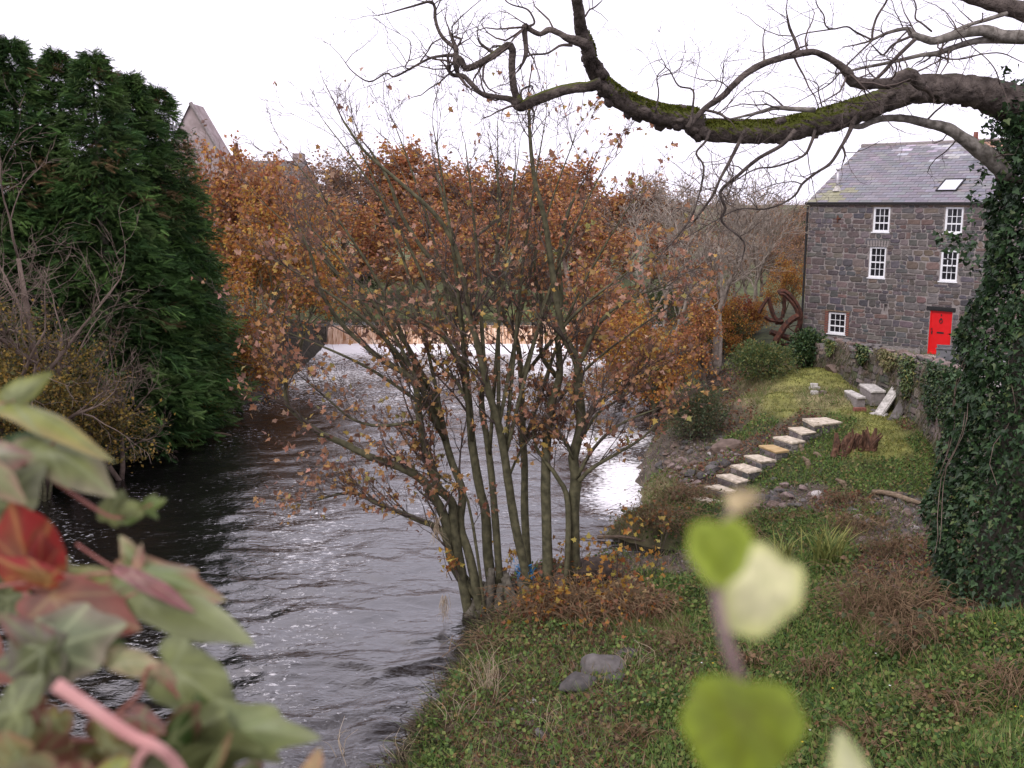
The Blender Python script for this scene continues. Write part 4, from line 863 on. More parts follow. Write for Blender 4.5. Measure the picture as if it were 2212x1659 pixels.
for j, (u1, v1) in enumerate(((560, 430), (630, 340), (700, 262), (770, 300), (850, 262), (935, 270), (1005, 310), (1075, 262), (1180, 250), (1245, 290), (1310, 350), (1370, 430), (1430, 540), (590, 560), (570, 700), (1450, 660), (660, 480), (1120, 330))):
    ln = random.uniform(-1.8, 1.8); u0 = 1040 + (u1 - 1000) * .22; v0 = random.uniform(820, 1000); um = u0 + (u1 - u0) * .38; vm = v0 + (v1 - v0) * .5
    cand = min(((np.hypot(proj(Q_[k_:k_ + 1])[0][0] - u0, proj(Q_[k_:k_ + 1])[1][0] - v0), Q_[k_]) for Q_, _r in sout[1:11] for k_ in range(4, len(Q_) - 4, 3)), key=lambda c_: c_[0])[1]
    u0, v0 = (float(a_[0]) for a_ in proj(cand[None])[:2]); um = u0 + (u1 - u0) * .38; vm = v0 + (v1 - v0) * .5
    P = [Vector(cand), PY(um, vm, YC + ln * .65), PY(u0 + (u1 - u0) * .72, v0 + (v1 - v0) * .8, YC + ln * .85), PY(u1, v1, YC + ln)]; Q, rr = spline(P, [.05, .036, .022, .010], 6); sout.append((Q, rr)); STEMS.append(([(0, 0)] * 5, 10, 4, ln))
    part('stem', mk('stem', [tube(Q, rr, 7, jitter=.06)], True), M['stem'], syc)
cfg = dict(lev=3, n=[4, 3, 2], wob=[.12, .16, .2], up=[.06, .05, .03], kids=[5, 4, 0], frm=[.15, .2], ang=.8, rat=[.5, .6], rr=.55, rmin=.006, tip=.4)
tw = []; tips = []
for i, (Q, rr) in enumerate(sout):
    nb = 24 if i < 2 else (16 if len(STEMS[i][0]) > 8 else 9); lo = .24 if STEMS[i][0][0][1] > 1200 else .15
    for b in range(nb):
        k = int(random.uniform(lo, .98) * (len(Q) - 1)); k = min(k, len(Q) - 2); t = Vector(Q[k + 1] - Q[k]).normalized(); pr = t.cross(rv()).normalized(); pr.z = abs(pr.z) * .3
        grow(tw, tips, Vector(Q[k]), (t * 1.0 + pr * .85).normalized(), random.uniform(.6, 1.7), max(rr[k] * .35, .008), 0, cfg)
    t = Vector(Q[-1] - Q[-2]).normalized(); grow(tw, tips, Vector(Q[-1]), t, random.uniform(.7, 1.2), rr[-1] * .8, 0, cfg)
part('twigs', mk('twigs', tubes(tw, (5, 3, 3)), True), M['twig'], syc, kind='stuff')
SRC = [(.34, .165, .085), (.26, .12, .07), (.40, .22, .075), (.46, .30, .08), (.17, .09, .06), (.44, .25, .17), (.29, .24, .08)]
def _keep(P):
    u_, v_, _ = proj(np.array([tuple(P[-1])])); return random.random() < (.15 if v_[0] < 330 else (.5 if v_[0] < 480 else 1.0)) 
tipsl = [P for P in tips if _keep(P)]
_vl = proj(np.array([tuple(P[-1]) for P in tips])); tipsl += [P for P, v_, u_ in zip(tips, _vl[1], _vl[0]) if v_ > 690 or u_ > 1250]
lf = leaf_chunks(tipsl, .43, L_SYC, .065, .16, SRC, (3, 3, 2.4, 1.3, 2, 3, .8), .08)
order = np.argsort(lf[0][:, 1] - lf[2] * 6); uu, vv, _ = proj(lf[0]); order = [i for i in order if 0 < uu[i] < 2212 and 200 < vv[i] < 1600]; near = order[:300]
sm = [mk('leaf', [(L_SYC[0], L_SYC[1])], False, [np.repeat(np.array(c)[None], len(L_SYC[0]), 0)]) for c in SRC]
for i in near:
    Rm = rotmats(lf[1][i:i + 1], lf[3][i:i + 1])[0].T * lf[2][i]; mw_ = Matrix(Rm.tolist()).to_4x4(); mw_.translation = lf[0][i]
    part('leaf', sm[int(np.argmin(np.abs(np.array(SRC) - lf[4][i]).sum(1)))], M['leaf'], syc, mw=mw_)
msk = np.ones(len(lf[0]), bool); msk[near] = False
part('leaves', leaf_mesh('leaves', L_SYC, tuple(a[msk] for a in lf)), M['leaf'], syc, kind='stuff')

# ------------------------------------------------------------------ great tree on the right: ivied trunk and arching limb
YT = 18.6
uL = [(150, 2185), (230, 2158), (330, 2138), (440, 2120), (560, 2106), (640, 2086), (760, 2062), (830, 2058), (950, 2040), (1060, 2018), (1130, 1997), (1230, 2000), (1300, 2008), (1400, 2000)]
AX = 2262
trunk_prof = [(PY(AX, v, YT).z, (AX - u) / FPX * YT) for v, u in uL]; ax_x = PY(AX, 800, YT).x
tz = np.array([p[0] for p in trunk_prof])[::-1]; tr = np.array([p[1] for p in trunk_prof])[::-1]
gz = hgt(ax_x, YT)
big_t = thing('ivied_tree', (ax_x, YT, gz), 'great tree at the right edge, trunk wrapped in dark ivy, mossy limb arching left', 'tree')
zz = np.linspace(gz - .4, PY(AX, -120, YT).z, 18); part('trunk', mk('trunk', [tube([(ax_x + .1 * math.sin(z), YT, z) for z in zz], np.interp(zz, [gz, 4, 9.5, 14], [1.15, .75, .5, .4]), 14, jitter=.08)], True), M['bark'], big_t)
N = 40000; h = rng.uniform(gz - .1, tz.max(), N); th = rng.uniform(0, 2 * math.pi, N); bump = .24 * fbm(th * 1.6, h * .8, 3, 71) + .06 * fbm(th * 5, h * 3, 2, 72)
rad = np.interp(h, tz, tr) * np.interp(h, [2, 5, 9], [.76, .80, .92]) * (1 - .2 * rng.random(N) ** 2.2) + bump * 1.1; o = np.stack([np.cos(th), np.sin(th), 0 * th], 1)
C = np.stack([ax_x + rad * o[:, 0], YT + rad * o[:, 1], h], 1); D = o * .6 + np.array([0, 0, -.8]) + rng.normal(size=(N, 3)) * .48
# stray ivy sprays reaching out to the left
for (u, v, n_, su, sv) in ((2075, 520, 60, 26, 12), (2050, 512, 25, 16, 8), (2100, 440, 40, 14, 40), (2090, 560, 40, 20, 20), (2120, 380, 30, 8, 40), (2055, 800, 40, 14, 20), (2178, 300, 700, 24, 60), (2195, 240, 500, 20, 30)):
    P = np.array([tuple(PY(u + random.gauss(0, su), v + random.gauss(0, sv), YT - .6 + random.gauss(0, .25))) for _ in range(n_)]); C = np.concatenate([C, P]); D = np.concatenate([D, rdir(n_, -.5)])
N = len(C); sz = .045 + .105 * rng.random(N) ** 1.3; ro = rng.normal(0, .75, N)
IVC = [(.020, .044, .016), (.029, .060, .021), (.042, .080, .028), (.014, .031, .012), (.075, .105, .035)]
col = palette(N, IVC, (3, 3, 2, 2, .6), .3)
uu, vv, dd_ = proj(C); sc_ = dd_ - sz * 10; sc_ = np.where((uu > 1960) & (uu < 2208) & (vv > 200) & (vv < 1330), sc_, 99); near = np.argsort(sc_)[:300]
ivm = [mk('ivy_leaf', [(L_IVY[0], L_IVY[1])], False, [np.repeat(np.array(c)[None], len(L_IVY[0]), 0)]) for c in IVC]
RMs = rotmats(D, ro)
for i in near:
    mw_ = Matrix((RMs[i].T * sz[i]).tolist()).to_4x4(); mw_.translation = C[i]; part('ivy_leaf', ivm[int(np.argmin(np.abs(np.array(IVC) - col[i]).sum(1)))], M['ivy'], big_t, mw=mw_)
msk = np.ones(N, bool); msk[near] = False
part('ivy_leaves', leaf_mesh('ivy_leaves', L_IVY, (C[msk], D[msk], sz[msk], ro[msk], col[msk])), M['ivy'], big_t, kind='stuff')
vines = []
for k in range(11):
    a0 = random.uniform(2.5, 5.2); z0 = random.uniform(gz, 6); P = []
    for j in range(9): z = z0 + j * .35; r = np.interp(z, tz, tr) * .82 + .04; P.append((ax_x + r * math.cos(a0 + .12 * math.sin(j * 1.3 + k)), YT + r * math.sin(a0 + .12 * math.sin(j + k)), z))
    vines.append(tube(P, .008, 4))
part('ivy_stems', mk('ivy_stems', vines), M['brownbark'], big_t, kind='stuff')

# bark with moss on the upper side of the limb
def limb_mat():
    m = mat('limb_bark', (.030, .022, .018), (.125, .10, .085), scale=5, rough=.92, bump=1.0, bscale=14); n, l = m.node_tree.nodes, m.node_tree.links; bs = n['Principled BSDF']
    [q for q in n if q.type == 'BUMP'][0].inputs['Distance'].default_value = .07
    old = bs.inputs['Base Color'].links[0].from_socket
    ge = n.new('ShaderNodeNewGeometry'); sx = n.new('ShaderNodeSeparateXYZ'); l.new(ge.outputs['True Normal'], sx.inputs[0])
    at = n.new('ShaderNodeAttribute'); at.attribute_name = 'col'; sc = n.new('ShaderNodeSeparateColor'); l.new(at.outputs['Color'], sc.inputs[0])
    tc = n.new('ShaderNodeTexCoord'); nz = n.new('ShaderNodeTexNoise'); nz.inputs['Scale'].default_value = 4; nz.inputs['Detail'].default_value = 6; l.new(tc.outputs['Object'], nz.inputs['Vector'])
    a = n.new('ShaderNodeMath'); a.operation = 'ADD'; l.new(sx.outputs[2], a.inputs[0]); l.new(nz.outputs[0], a.inputs[1])
    b = n.new('ShaderNodeMath'); b.operation = 'ADD'; l.new(a.outputs[0], b.inputs[0]); l.new(sc.outputs[0], b.inputs[1])
    mr = n.new('ShaderNodeMapRange'); mr.inputs['From Min'].default_value = 1.0; mr.inputs['From Max'].default_value = 1.35; l.new(b.outputs[0], mr.inputs['Value'])
    mx = n.new('ShaderNodeMix'); mx.data_type = 'RGBA'; mx.inputs[7].default_value = (.075, .085, .010, 1); l.new(old, mx.inputs[6]); l.new(mr.outputs[0], mx.inputs[0]); l.new(mx.outputs[2], bs.inputs['Base Color']); return m
M['limb'] = limb_mat()
def limb(name, conv, pts, depth, mat_, m0=0.0, jit=.07, sides=10, per=4, ret=None):
    """pts: (x, y, width in crop px [, moss])"""
    n = len(pts); P = []; r = []; ms = []
    for k, q in enumerate(pts):
        u, v = conv(q[0], q[1]); Y = depth(k / (n - 1)) if callable(depth) else depth; P.append(PY(u, v, Y)); r.append(px_m(q[2] / 2.458 / 1.1302, Y) / 2); ms.append(q[3] if len(q) > 3 else m0)
    Q, rr = spline(P, r, per); mo = np.interp(np.linspace(0, n - 1, len(Q)), range(n), ms); v, f = tube(Q, rr, sides, jitter=jit)
    cols = np.concatenate([np.repeat(mo, sides), [mo[0], mo[-1]]]); part(name, mk(name, [(v, f)], True, [np.repeat(cols[:, None], 3, 1)]), mat_, big_t)
    if ret is not None: ret.append((Q, rr))
    return Q, rr
BR = []
d0 = lambda t: 18.3 - 4.2 * t
def joinpts(a, b):
    return [(x, y, w, *m) for x, y, w, *m in a] + [((x / 2.458 + 800 - 1600) * 2.458, y, w, *m) for x, y, w, *m in b]
main = joinpts([(2330, 760, 250, -.4), (2200, 660, 235, -.4), (2080, 600, 205, -.5), (1900, 545, 170, -.3), (1700, 535, 165, -.3), (1550, 540, 155, -.3), (1350, 610, 140, -.1), (1150, 685, 150, .3), (950, 740, 145, .5), (700, 788, 135, .6), (450, 790, 130, .6), (250, 775, 115, .5)],
               [(2190, 715, 118, .4), (2000, 690, 122, .6), (1850, 640, 112, .4), (1720, 570, 112, .3), (1630, 480, 92, .2), (1580, 380, 84, .2), (1560, 290, 78, .3), (1520, 180, 72, .3), (1508, 80, 64, 0), (1495, 0, 60, -.2), (1480, -90, 56, -.2), (1500, -200, 50, -.2)])
mQ, mR = limb('limb', c4, main, d0, M['limb'], jit=.10, sides=22, per=9)
D1, D2 = 14.55, 14.3
limb('branch', c3, [(1640, 500, 70), (1560, 520, 62, .2), (1460, 530, 62, .3), (1350, 560, 64, .2), (1220, 612, 66, .2), (1150, 640, 60), (1105, 600, 40), (1040, 585, 30), (980, 575, 28), (920, 560, 28), (850, 490, 30), (810, 455, 28), (750, 450, 24), (720, 412, 20), (700, 385, 10)], D1, M['limb'], -.2, ret=BR)
limb('branch', c3, [(1150, 620, 55, .3), (1125, 560, 44, .2), (1110, 480, 42), (1105, 380, 42), (1108, 300, 44), (1080, 272, 42), (1000, 330, 42, .1), (930, 370, 40), (850, 408, 40), (820, 400, 36), (800, 360, 36), (770, 350, 38), (772, 400, 36), (778, 435, 26)], D1, M['limb'], -.2, ret=BR)
limb('branch', c3, [(770, 355, 34), (770, 300, 30), (755, 250, 24), (735, 200, 16), (730, 185, 12)], D1, M['limb'], -.4, ret=BR)
limb('branch', c3, [(765, 290, 24), (700, 235, 22), (665, 180, 20), (645, 110, 20), (642, 40, 18), (610, 10, 16), (520, 35, 12), (420, 62, 9), (360, 80, 7), (275, 95, 4)], D1, M['limb'], -.4, ret=BR)
limb('branch', c3, [(760, 330, 22), (650, 340, 15), (590, 360, 14), (500, 410, 13), (400, 460, 11), (350, 440, 10), (250, 490, 9), (150, 430, 7), (95, 360, 5)], D1, M['limb'], -.4, ret=BR)
limb('branch', c3, [(490, 415, 9), (465, 400, 8), (490, 350, 7), (495, 250, 5), (420, 197, 2)], D1, M['limb'], -.4, ret=BR)
limb('branch', c3, [(555, 370, 9), (600, 310, 8), (630, 260, 8), (690, 225, 6)], D1, M['limb'], -.4, ret=BR)
limb('branch', c3, [(740, 215, 12), (775, 225, 14), (800, 240, 12), (770, 290, 10)], D1, M['limb'], -.4, ret=BR)
limb('branch', c3, [(1550, 265, 60), (1480, 240, 55), (1430, 225, 40), (1390, 200, 34), (1330, 178, 36), (1275, 205, 28), (1215, 178, 30), (1182, 158, 38), (1185, 230, 32), (1190, 320, 28), (1165, 390, 14), (1135, 432, 10)], D2, M['limb'], -.3, ret=BR)
limb('branch', c3, [(1200, 160, 16), (1240, 140, 14), (1225, 90, 11), (1190, 52, 10), (1110, 30, 8), (1065, 0, 7), (1040, -60, 5)], D2, M['limb'], -.4, ret=BR)
limb('branch', c3, [(1470, 270, 22), (1400, 272, 15), (1360, 295, 13), (1310, 322, 11), (1220, 328, 12), (1190, 345, 10)], D2, M['limb'], -.4, ret=BR)
limb('branch', c3, [(1000, 320, 24), (960, 295, 18), (915, 258, 15), (900, 220, 8)], D1, M['limb'], -.3, ret=BR)
limb('branch', c3, [(1215, 640, 16), (1240, 680, 11), (1232, 740, 8), (1225, 800, 5)], D1, M['limb'], -.4, ret=BR)
limb('branch', c3, [(1160, 590, 14), (1165, 540, 12), (1220, 515, 10), (1230, 530, 8)], D1, M['limb'], -.4, ret=BR)
limb('branch', c3, [(1545, 100, 12), (1570, 60, 10), (1600, 45, 9), (1640, 10, 7)], D2, M['limb'], -.4, ret=BR)
dm = lambda t: 15.2 + 1.4 * t
limb('branch', c4, [(190, 770, 34), (300, 650, 34), (400, 580, 36), (500, 480, 38), (600, 405, 38), (720, 358, 38), (860, 322, 42), (970, 316, 36), (1080, 372, 40), (1150, 430, 56), (1190, 490, 66), (1300, 505, 62), (1420, 495, 64), (1520, 445, 80), (1600, 520, 60)], dm, M['limb'], -.3, jit=.12, ret=BR)
limb('branch', c4, [(862, 315, 24), (835, 235, 18), (805, 165, 16), (790, 90, 10)], 15.9, M['limb'], -.4, ret=BR)
limb('branch', c4, [(960, 660, 30), (840, 655, 28), (720, 648, 26), (640, 670, 22), (560, 690, 16), (450, 715, 12)], 16.0, M['lichenbark'], -.5, ret=BR)
limb('branch', c4, [(300, 660, 16), (380, 680, 16), (430, 715, 10)], 15.2, M['limb'], -.4, ret=BR)
limb('branch', c4, [(1120, 730, 30), (1220, 760, 34), (1300, 730, 36), (1380, 710, 40), (1500, 712, 46), (1650, 745, 54), (1750, 768, 64), (1850, 832, 74), (1950, 905, 92), (2040, 975, 105), (2100, 1050, 100)], lambda t: 17.2 + .8 * t, M['lichenbark'], -.5, ret=BR)
limb('limb', c4, [(1760, -60, 60), (1900, -20, 80), (2050, 25, 90), (2212, 70, 105), (2400, 130, 120)], 17.6, M['limb'], -.4, ret=BR)
limb('branch', c4, [(2330, 230, 80, .3), (2212, 220, 74, .3), (2080, 215, 72, .4), (1960, 182, 62, 0), (1800, 210, 55), (1680, 245, 46), (1600, 228, 42), (1540, 205, 40), (1510, 172, 24), (1400, 195, 20), (1300, 240, 16)], 17.4, M['lichenbark'], -.2, ret=BR)
limb('branch', c4, [(2212, 245, 40), (1980, 240, 40), (1850, 265, 36), (1690, 320, 32), (1600, 330, 24), (1420, 372, 20), (1220, 412, 16), (1120, 440, 10)], 17.5, M['lichenbark'], -.4, ret=BR)
limb('branch', c4, [(2110, 80, 26), (1980, 120, 24), (1850, 160, 20), (1760, 205, 16)], 17.5, M['lichenbark'], -.4, ret=BR)
limb('branch', c4, [(1560, 235, 24), (1450, 340, 22), (1380, 420, 22), (1310, 490, 20)], 17.2, M['limb'], -.4, ret=BR)
limb('branch', c4, [(1540, 215, 16), (1430, 265, 14), (1380, 320, 12), (1355, 326, 11), (1305, 275, 7)], 17.3, M['limb'], -.4, ret=BR)
for pts, Yb in (([(1300, 240, 12), (1200, 190, 10), (1150, 160, 10), (1060, 175, 10), (1020, 150, 9), (1010, 90, 8), (970, 30, 7), (960, -30, 6)], 17.2), ([(1060, 175, 9), (880, 205, 8), (800, 255, 7), (700, 310, 5), (655, 315, 3)], 17.2),
                ([(1300, 245, 14), (1305, 180, 14), (1330, 100, 14), (1380, 20, 13), (1400, -30, 12)], 17.1), ([(1660, 190, 12), (1600, 140, 11), (1560, 110, 10), (1565, 40, 9), (1540, -30, 7)], 17.2),
                ([(1690, 335, 12), (1770, 355, 10), (1860, 350, 10), (1960, 325, 9), (2080, 320, 8), (2200, 372, 5)], 17.3), ([(1745, 90, 5), (1800, 170, 6), (1900, 280, 6), (1980, 345, 6), (2040, 420, 7), (2068, 505, 8)], 16.5),
                ([(1300, 245, 12), (1200, 340, 10), (1120, 420, 9), (1050, 500, 9), (950, 560, 7), (820, 630, 4)], 16.6), ([(1200, 700, 28), (1160, 800, 25), (1115, 880, 20), (1050, 980, 19), (960, 1040, 17), (880, 1105, 16), (840, 1170, 13), (760, 1222, 12), (650, 1255, 11), (500, 1255, 9), (350, 1330, 7), (180, 1430, 5)], 16.8),
                ([(1120, 870, 16), (1138, 930, 12), (1118, 1000, 5)], 16.8), ([(330, 780, 18), (300, 850, 16), (245, 920, 13), (290, 1000, 13), (265, 1160, 12), (200, 1330, 12), (60, 1500, 10)], 15.4), ([(540, 780, 26), (500, 860, 24), (440, 980, 21), (390, 1070, 18), (340, 1180, 16), (230, 1330, 13)], 15.6),
                ([(840, 780, 30), (760, 870, 26), (620, 950, 24), (500, 1050, 22), (390, 1150, 20), (420, 1250, 18), (400, 1330, 16), (530, 1450, 11), (520, 1560, 7)], 15.9), ([(960, 780, 20), (930, 870, 18), (880, 940, 15), (720, 1000, 12), (600, 1015, 10), (470, 1090, 8)], 16.2), ([(880, 1105, 9), (820, 1090, 7), (700, 1110, 6), (560, 1170, 4)], 16.4),
                ([(0, 680, 14), (20, 560, 9), (10, 460, 8), (60, 400, 7), (30, 340, 4)], 15.2), ([(210, 760, 22), (225, 640, 13), (225, 540, 12), (140, 515, 10), (90, 430, 8), (60, 400, 6)], 15.2), ([(345, 600, 9), (400, 500, 8), (410, 380, 6), (430, 350, 3)], 15.4), ([(450, 540, 7), (390, 490, 7), (290, 480, 6), (205, 455, 4)], 15.4), ([(1000, 640, 9), (980, 560, 7), (975, 510, 7), (940, 485, 5)], 16), ([(1400, 570, 9), (1320, 610, 8), (1190, 620, 7), (1060, 600, 6)], 16.3)):
    limb('branch', c4, pts, Yb, M['limb'], -.4, sides=6, ret=BR)
cfg2 = dict(lev=3, n=[5, 4, 3], wob=[.24, .26, .28], up=[.03, .05, .05], kids=[3, 2, 0], frm=[.25, .3], ang=.9, rat=[.5, .55], rr=.55, rmin=.0035, tip=.4)
tw = []; tips = []
for Q, rr in BR:
    Ln = float(np.linalg.norm(np.diff(Q, axis=0), axis=1).sum()); nb = int(3 + Ln * 2.6) if rr.max() < .12 else int(2 + Ln * 1.6)
    for b in range(nb):
        k = min(int(random.uniform(.3, 1) * (len(Q) - 1)), len(Q) - 2); t = Vector(Q[k + 1] - Q[k]).normalized(); pr = t.cross(rv()).normalized()
        grow(tw, tips, Vector(Q[k]), (t * .5 + pr).normalized(), random.uniform(.3, 1.15), max(min(rr[k] * .4, .018), .006), 0, cfg2)
    grow(tw, tips, Vector(Q[-1]), Vector(Q[-1] - Q[-2]).normalized(), random.uniform(.2, .5), max(rr[-1] * .8, .005), 0, cfg2)
part('twigs', mk('twigs', tubes(tw, (4, 3, 3)), True), M['twig'], big_t, kind='stuff')
# moss cushions along the limb
T = []; 
for i in range(len(mQ)):
    f = i / len(mQ)
    if .28 < f < .80:
        den = 150 if .36 < f < .66 else 60
        for _ in range(den):
            a = random.gauss(math.pi / 2, .62); t = Vector(mQ[min(i + 1, len(mQ) - 1)] - mQ[i]).normalized(); sd = t.cross(Vector((0, 0, 1))).normalized(); upv = sd.cross(t)
            nr = sd * math.cos(a) + upv * math.sin(a); T.append((Vector(mQ[i]) + t * random.uniform(0, .14) + nr * mR[i] * .97, nr + rv() * .4))
C = np.array([tuple(a) for a, _ in T]); D = np.array([tuple(b) for _, b in T]); N = len(C)
part('moss', leaf_mesh('moss', L_TRI, (C, D, rng.uniform(.018, .045, N), rng.uniform(0, 6, N), palette(N, [(.085, .098, .010), (.115, .125, .014), (.05, .058, .008)], None, .3))), M['grass'], big_t, kind='stuff')
# rough burrs and knots under the limb
kn = []
for k in range(60):
    i = random.randrange(8, int(len(mQ) * .75)); a = random.uniform(-math.pi, 0) if random.random() < .8 else random.uniform(0, math.pi); t = Vector(mQ[min(i + 1, len(mQ) - 1)] - mQ[i]).normalized(); sd = t.cross(Vector((0, 0, 1))).normalized(); upv = sd.cross(t)
    nr = sd * math.cos(a) + upv * math.sin(a); c_ = Vector(mQ[i]) + nr * mR[i] * .92; s = random.uniform(.03, .08); kn.append(tube([c_ - t * s * 1.6, c_ - t * s * .6 + nr * s * .5, c_ + t * s * .5 + nr * s * .4, c_ + t * s * 1.6], [s * .3, s, s * .9, s * .2], 6, jitter=.25))
part('burrs', mk('burrs', kn, True, [np.full((len(v), 3), -.5) for v, f in kn]), M['limb'], big_t, kind='stuff')

# ------------------------------------------------------------------ conifers on the left bank
def frond_shape():
    v = []; f = []
    for k, y in enumerate((.08, .22, .36, .5, .64, .78, .9)):
        for s in (-1, 1):
            w = .30 * (1 - .65 * y) ; b = len(v); z = -.28 * y * y; y2 = min(y + w * 1.15, 1.08); v += [(0, y - .055, z), (0, y + .055, z), (s * w, y2, -.28 * y2 * y2 - .05)]; f.append([b, b + 1, b + 2])
    b = len(v); v += [(-.03, .85, -.2), (.03, .85, -.2), (0, 1.12, -.36)]; f.append([b, b + 1, b + 2]); return np.array(v, float), [np.array(f)]
FR = frond_shape()
def conifer_meshes(Hh, Rr, seed, nb=560, per=27):
    """layered boughs: each a flattened spray that sweeps out, lifts and droops"""
    C = []; D = []; SZ = []; CL = []
    for k in range(nb):
        f = random.random() ** .9; th = random.uniform(0, 6.283); prof = min(1, (1 - f) ** .6 * 1.12) * (.8 + .2 * min(1, f / .1)); Lb = Rr * prof * random.uniform(.72, 1.22) + .15
        o = np.array([math.cos(th), math.sin(th), 0]); sd = np.array([-math.sin(th), math.cos(th), 0]); lift = random.uniform(.05, .45); t = 1 - .93 * rng.random(per) ** 1.5; w = (.16 + .34 * (1 - t)) * min(1, Lb / 1.2) * 1.3
        q = o * (Lb * t)[:, None] + sd * (rng.normal(0, 1, per) * w * .8)[:, None]; q[:, 2] = f * Hh + .3 + Lb * (lift * t - .38 * t ** 3) + rng.normal(0, .09, per); C.append(q)
        D.append(o + sd * rng.normal(0, .45, per)[:, None] + np.array([0, 0, lift * .6 - .15]) + rng.normal(0, .38, (per, 3))); SZ.append(rng.uniform(.26, .58, per) * (1 - .35 * f))
        base = np.array(random.choice([(.024, .054, .013), (.036, .074, .017), (.056, .100, .024), (.017, .040, .011), (.050, .082, .024)])) * random.uniform(.8, 1.25)
        if random.random() < .04: base = np.array([.085, .055, .025])
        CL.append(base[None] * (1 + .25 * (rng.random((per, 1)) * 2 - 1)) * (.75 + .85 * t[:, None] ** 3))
    for k in range(9):
        a = random.uniform(0, 6); b_ = np.array([math.cos(a), math.sin(a), 0]) * random.random() * Rr * .42; hh = Hh * random.uniform(.9, 1.03) - np.linalg.norm(b_) * 1.2; bend = rng.normal(0, .10, 2)
        for j in range(30): z = j / 30; C.append(np.array([[b_[0] + bend[0] * (1 - z) * 2 + random.gauss(0, .05 + .1 * z), b_[1] + bend[1] * (1 - z) * 2 + random.gauss(0, .05 + .1 * z), hh - z * 1.5]])); D.append(rdir(1, .7)); SZ.append(rng.uniform(.14, .34, 1)); CL.append(palette(1, [(.036, .08, .024), (.026, .06, .018)], None, .25))
    C, D, SZ, CL = map(np.concatenate, (C, D, SZ, CL)); n = len(C)
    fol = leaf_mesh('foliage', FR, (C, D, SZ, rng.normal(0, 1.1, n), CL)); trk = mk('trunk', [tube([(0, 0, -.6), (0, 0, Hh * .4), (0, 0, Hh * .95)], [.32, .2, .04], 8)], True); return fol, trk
CV_ = [conifer_meshes(14, 2.5, k) for k in range(2)] * 2
for u, tv, Y, Rr, k, lab in ((-75, 90, 35.5, 2.8, 0, 'dark conifer half cut by the left edge of the photo'), (22, 108, 36.5, 2.6, 1, 'tallest dark conifer, near the left edge behind bare twigs'), (122, 136, 38, 2.6, 2, 'dark conifer second from the left edge group, slender twin tips'), (198, 142, 37, 2.7, 0, 'dark conifer in the middle of the row on the left bank'),
                          (278, 182, 39.5, 2.6, 1, 'dark conifer right of the middle of the row'), (342, 212, 41, 2.5, 2, 'rightmost tall dark conifer of the row, beside the stone gable'), (385, 430, 43, 2.1, 0, 'lower dark conifer at the right end, hanging over the river'), (300, 470, 38.5, 2.3, 1, 'short dark conifer in front of the row by the dark water')):
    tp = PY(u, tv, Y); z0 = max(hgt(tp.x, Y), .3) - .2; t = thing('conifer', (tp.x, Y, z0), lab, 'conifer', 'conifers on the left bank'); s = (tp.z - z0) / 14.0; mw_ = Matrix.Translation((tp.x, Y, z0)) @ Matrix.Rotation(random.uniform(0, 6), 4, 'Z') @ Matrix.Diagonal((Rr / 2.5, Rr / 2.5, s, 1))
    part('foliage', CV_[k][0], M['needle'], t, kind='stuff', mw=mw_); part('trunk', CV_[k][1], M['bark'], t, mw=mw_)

# ------------------------------------------------------------------ generic broadleaf trees, several kinds, each copied
def tree_kind(name, Hh, spread, bark, leafcol, w, per, lsz, cfgx=None, shape=L_QUAD, stems=1, lsp=.18):
    c = dict(lev=5, n=[6, 5, 4, 3, 3], wob=[.07, .12, .16, .2, .2], up=[.03, .05, .05, .04, .02], kids=[11, 7, 5, 3, 0], frm=[.26, .25, .25, .3], ang=.7, rat=[.55, .55, .55, .6], rr=.55, rmin=.011, tip=.3); c.update(cfgx or {})
    out = []; tips = []; random.seed(zlib.crc32(name.encode()) + len(K.get(name, [])) + 5)
    for s in range(stems): grow(out, tips, Vector((random.gauss(0, .12), random.gauss(0, .12), -.3)), Vector((random.gauss(0, spread), random.gauss(0, spread), 1)), Hh * .62, .022 * Hh / math.sqrt(stems), 0, c)
    trunk = mk('trunk', tubes(out, (8, 6, 5, 3, 3), lambda l: l < 2), True); tw = mk('branches', tubes(out, (8, 6, 4, 3, 3), lambda l: l >= 2), True); crown = None
    zt = max(p.z for P in tips for p in P)
    L = leaf_chunks(tips, per, shape, lsz * .7, lsz * 1.3, leafcol, w, lsp) if per else None
    if L: crown = leaf_mesh('crown', shape, L)
    return trunk, tw, crown, bark, zt
K = {}
BELT = [(.40, .17, .065), (.33, .125, .055), (.48, .25, .06), (.54, .33, .07), (.25, .115, .06), (.40, .20, .11)]
K['rust'] = []
for _ in range(3): K['rust'].append(tree_kind('rust', 11, .12, M['brownbark'], BELT, (3, 3, 2, 1, 2, 3), 4.2, .25))
K['orange'] = [tree_kind('orange', 10, .3, M['stem'], [(.36, .15, .03), (.42, .22, .03), (.27, .10, .03), (.45, .30, .06), (.20, .08, .03)], (3, 2, 3, 1, 1), 5, .19, dict(kids=[8, 5, 4, 3, 0], up=[.02, .02, .0, -.02, -.04], ang=.8), stems=3)]
K['brown'] = []
for _ in range(2): K['brown'].append(tree_kind('brown', 11, .15, M['brownbark'], [(.25, .15, .11), (.30, .17, .10), (.20, .13, .10), (.36, .2, .08)], None, 2.4, .18, dict(kids=[12, 7, 5, 3, 0])))
K['bare'] = [tree_kind('bare', 11, .2, M['greybark'], None, None, 0, .2, dict(kids=[7, 6, 4, 3, 0], ang=.6, wob=[.08, .14, .18, .2, .2], frm=[.35, .25, .25, .3], rmin=.015), stems=3)]
K['bareb'] = [tree_kind('bareb', 10, .3, M['brownbark'], None, None, 0, .2, dict(kids=[9, 5, 4, 3, 0], ang=.8, up=[.02, .0, .0, .02, .02], rmin=.007), stems=2)]
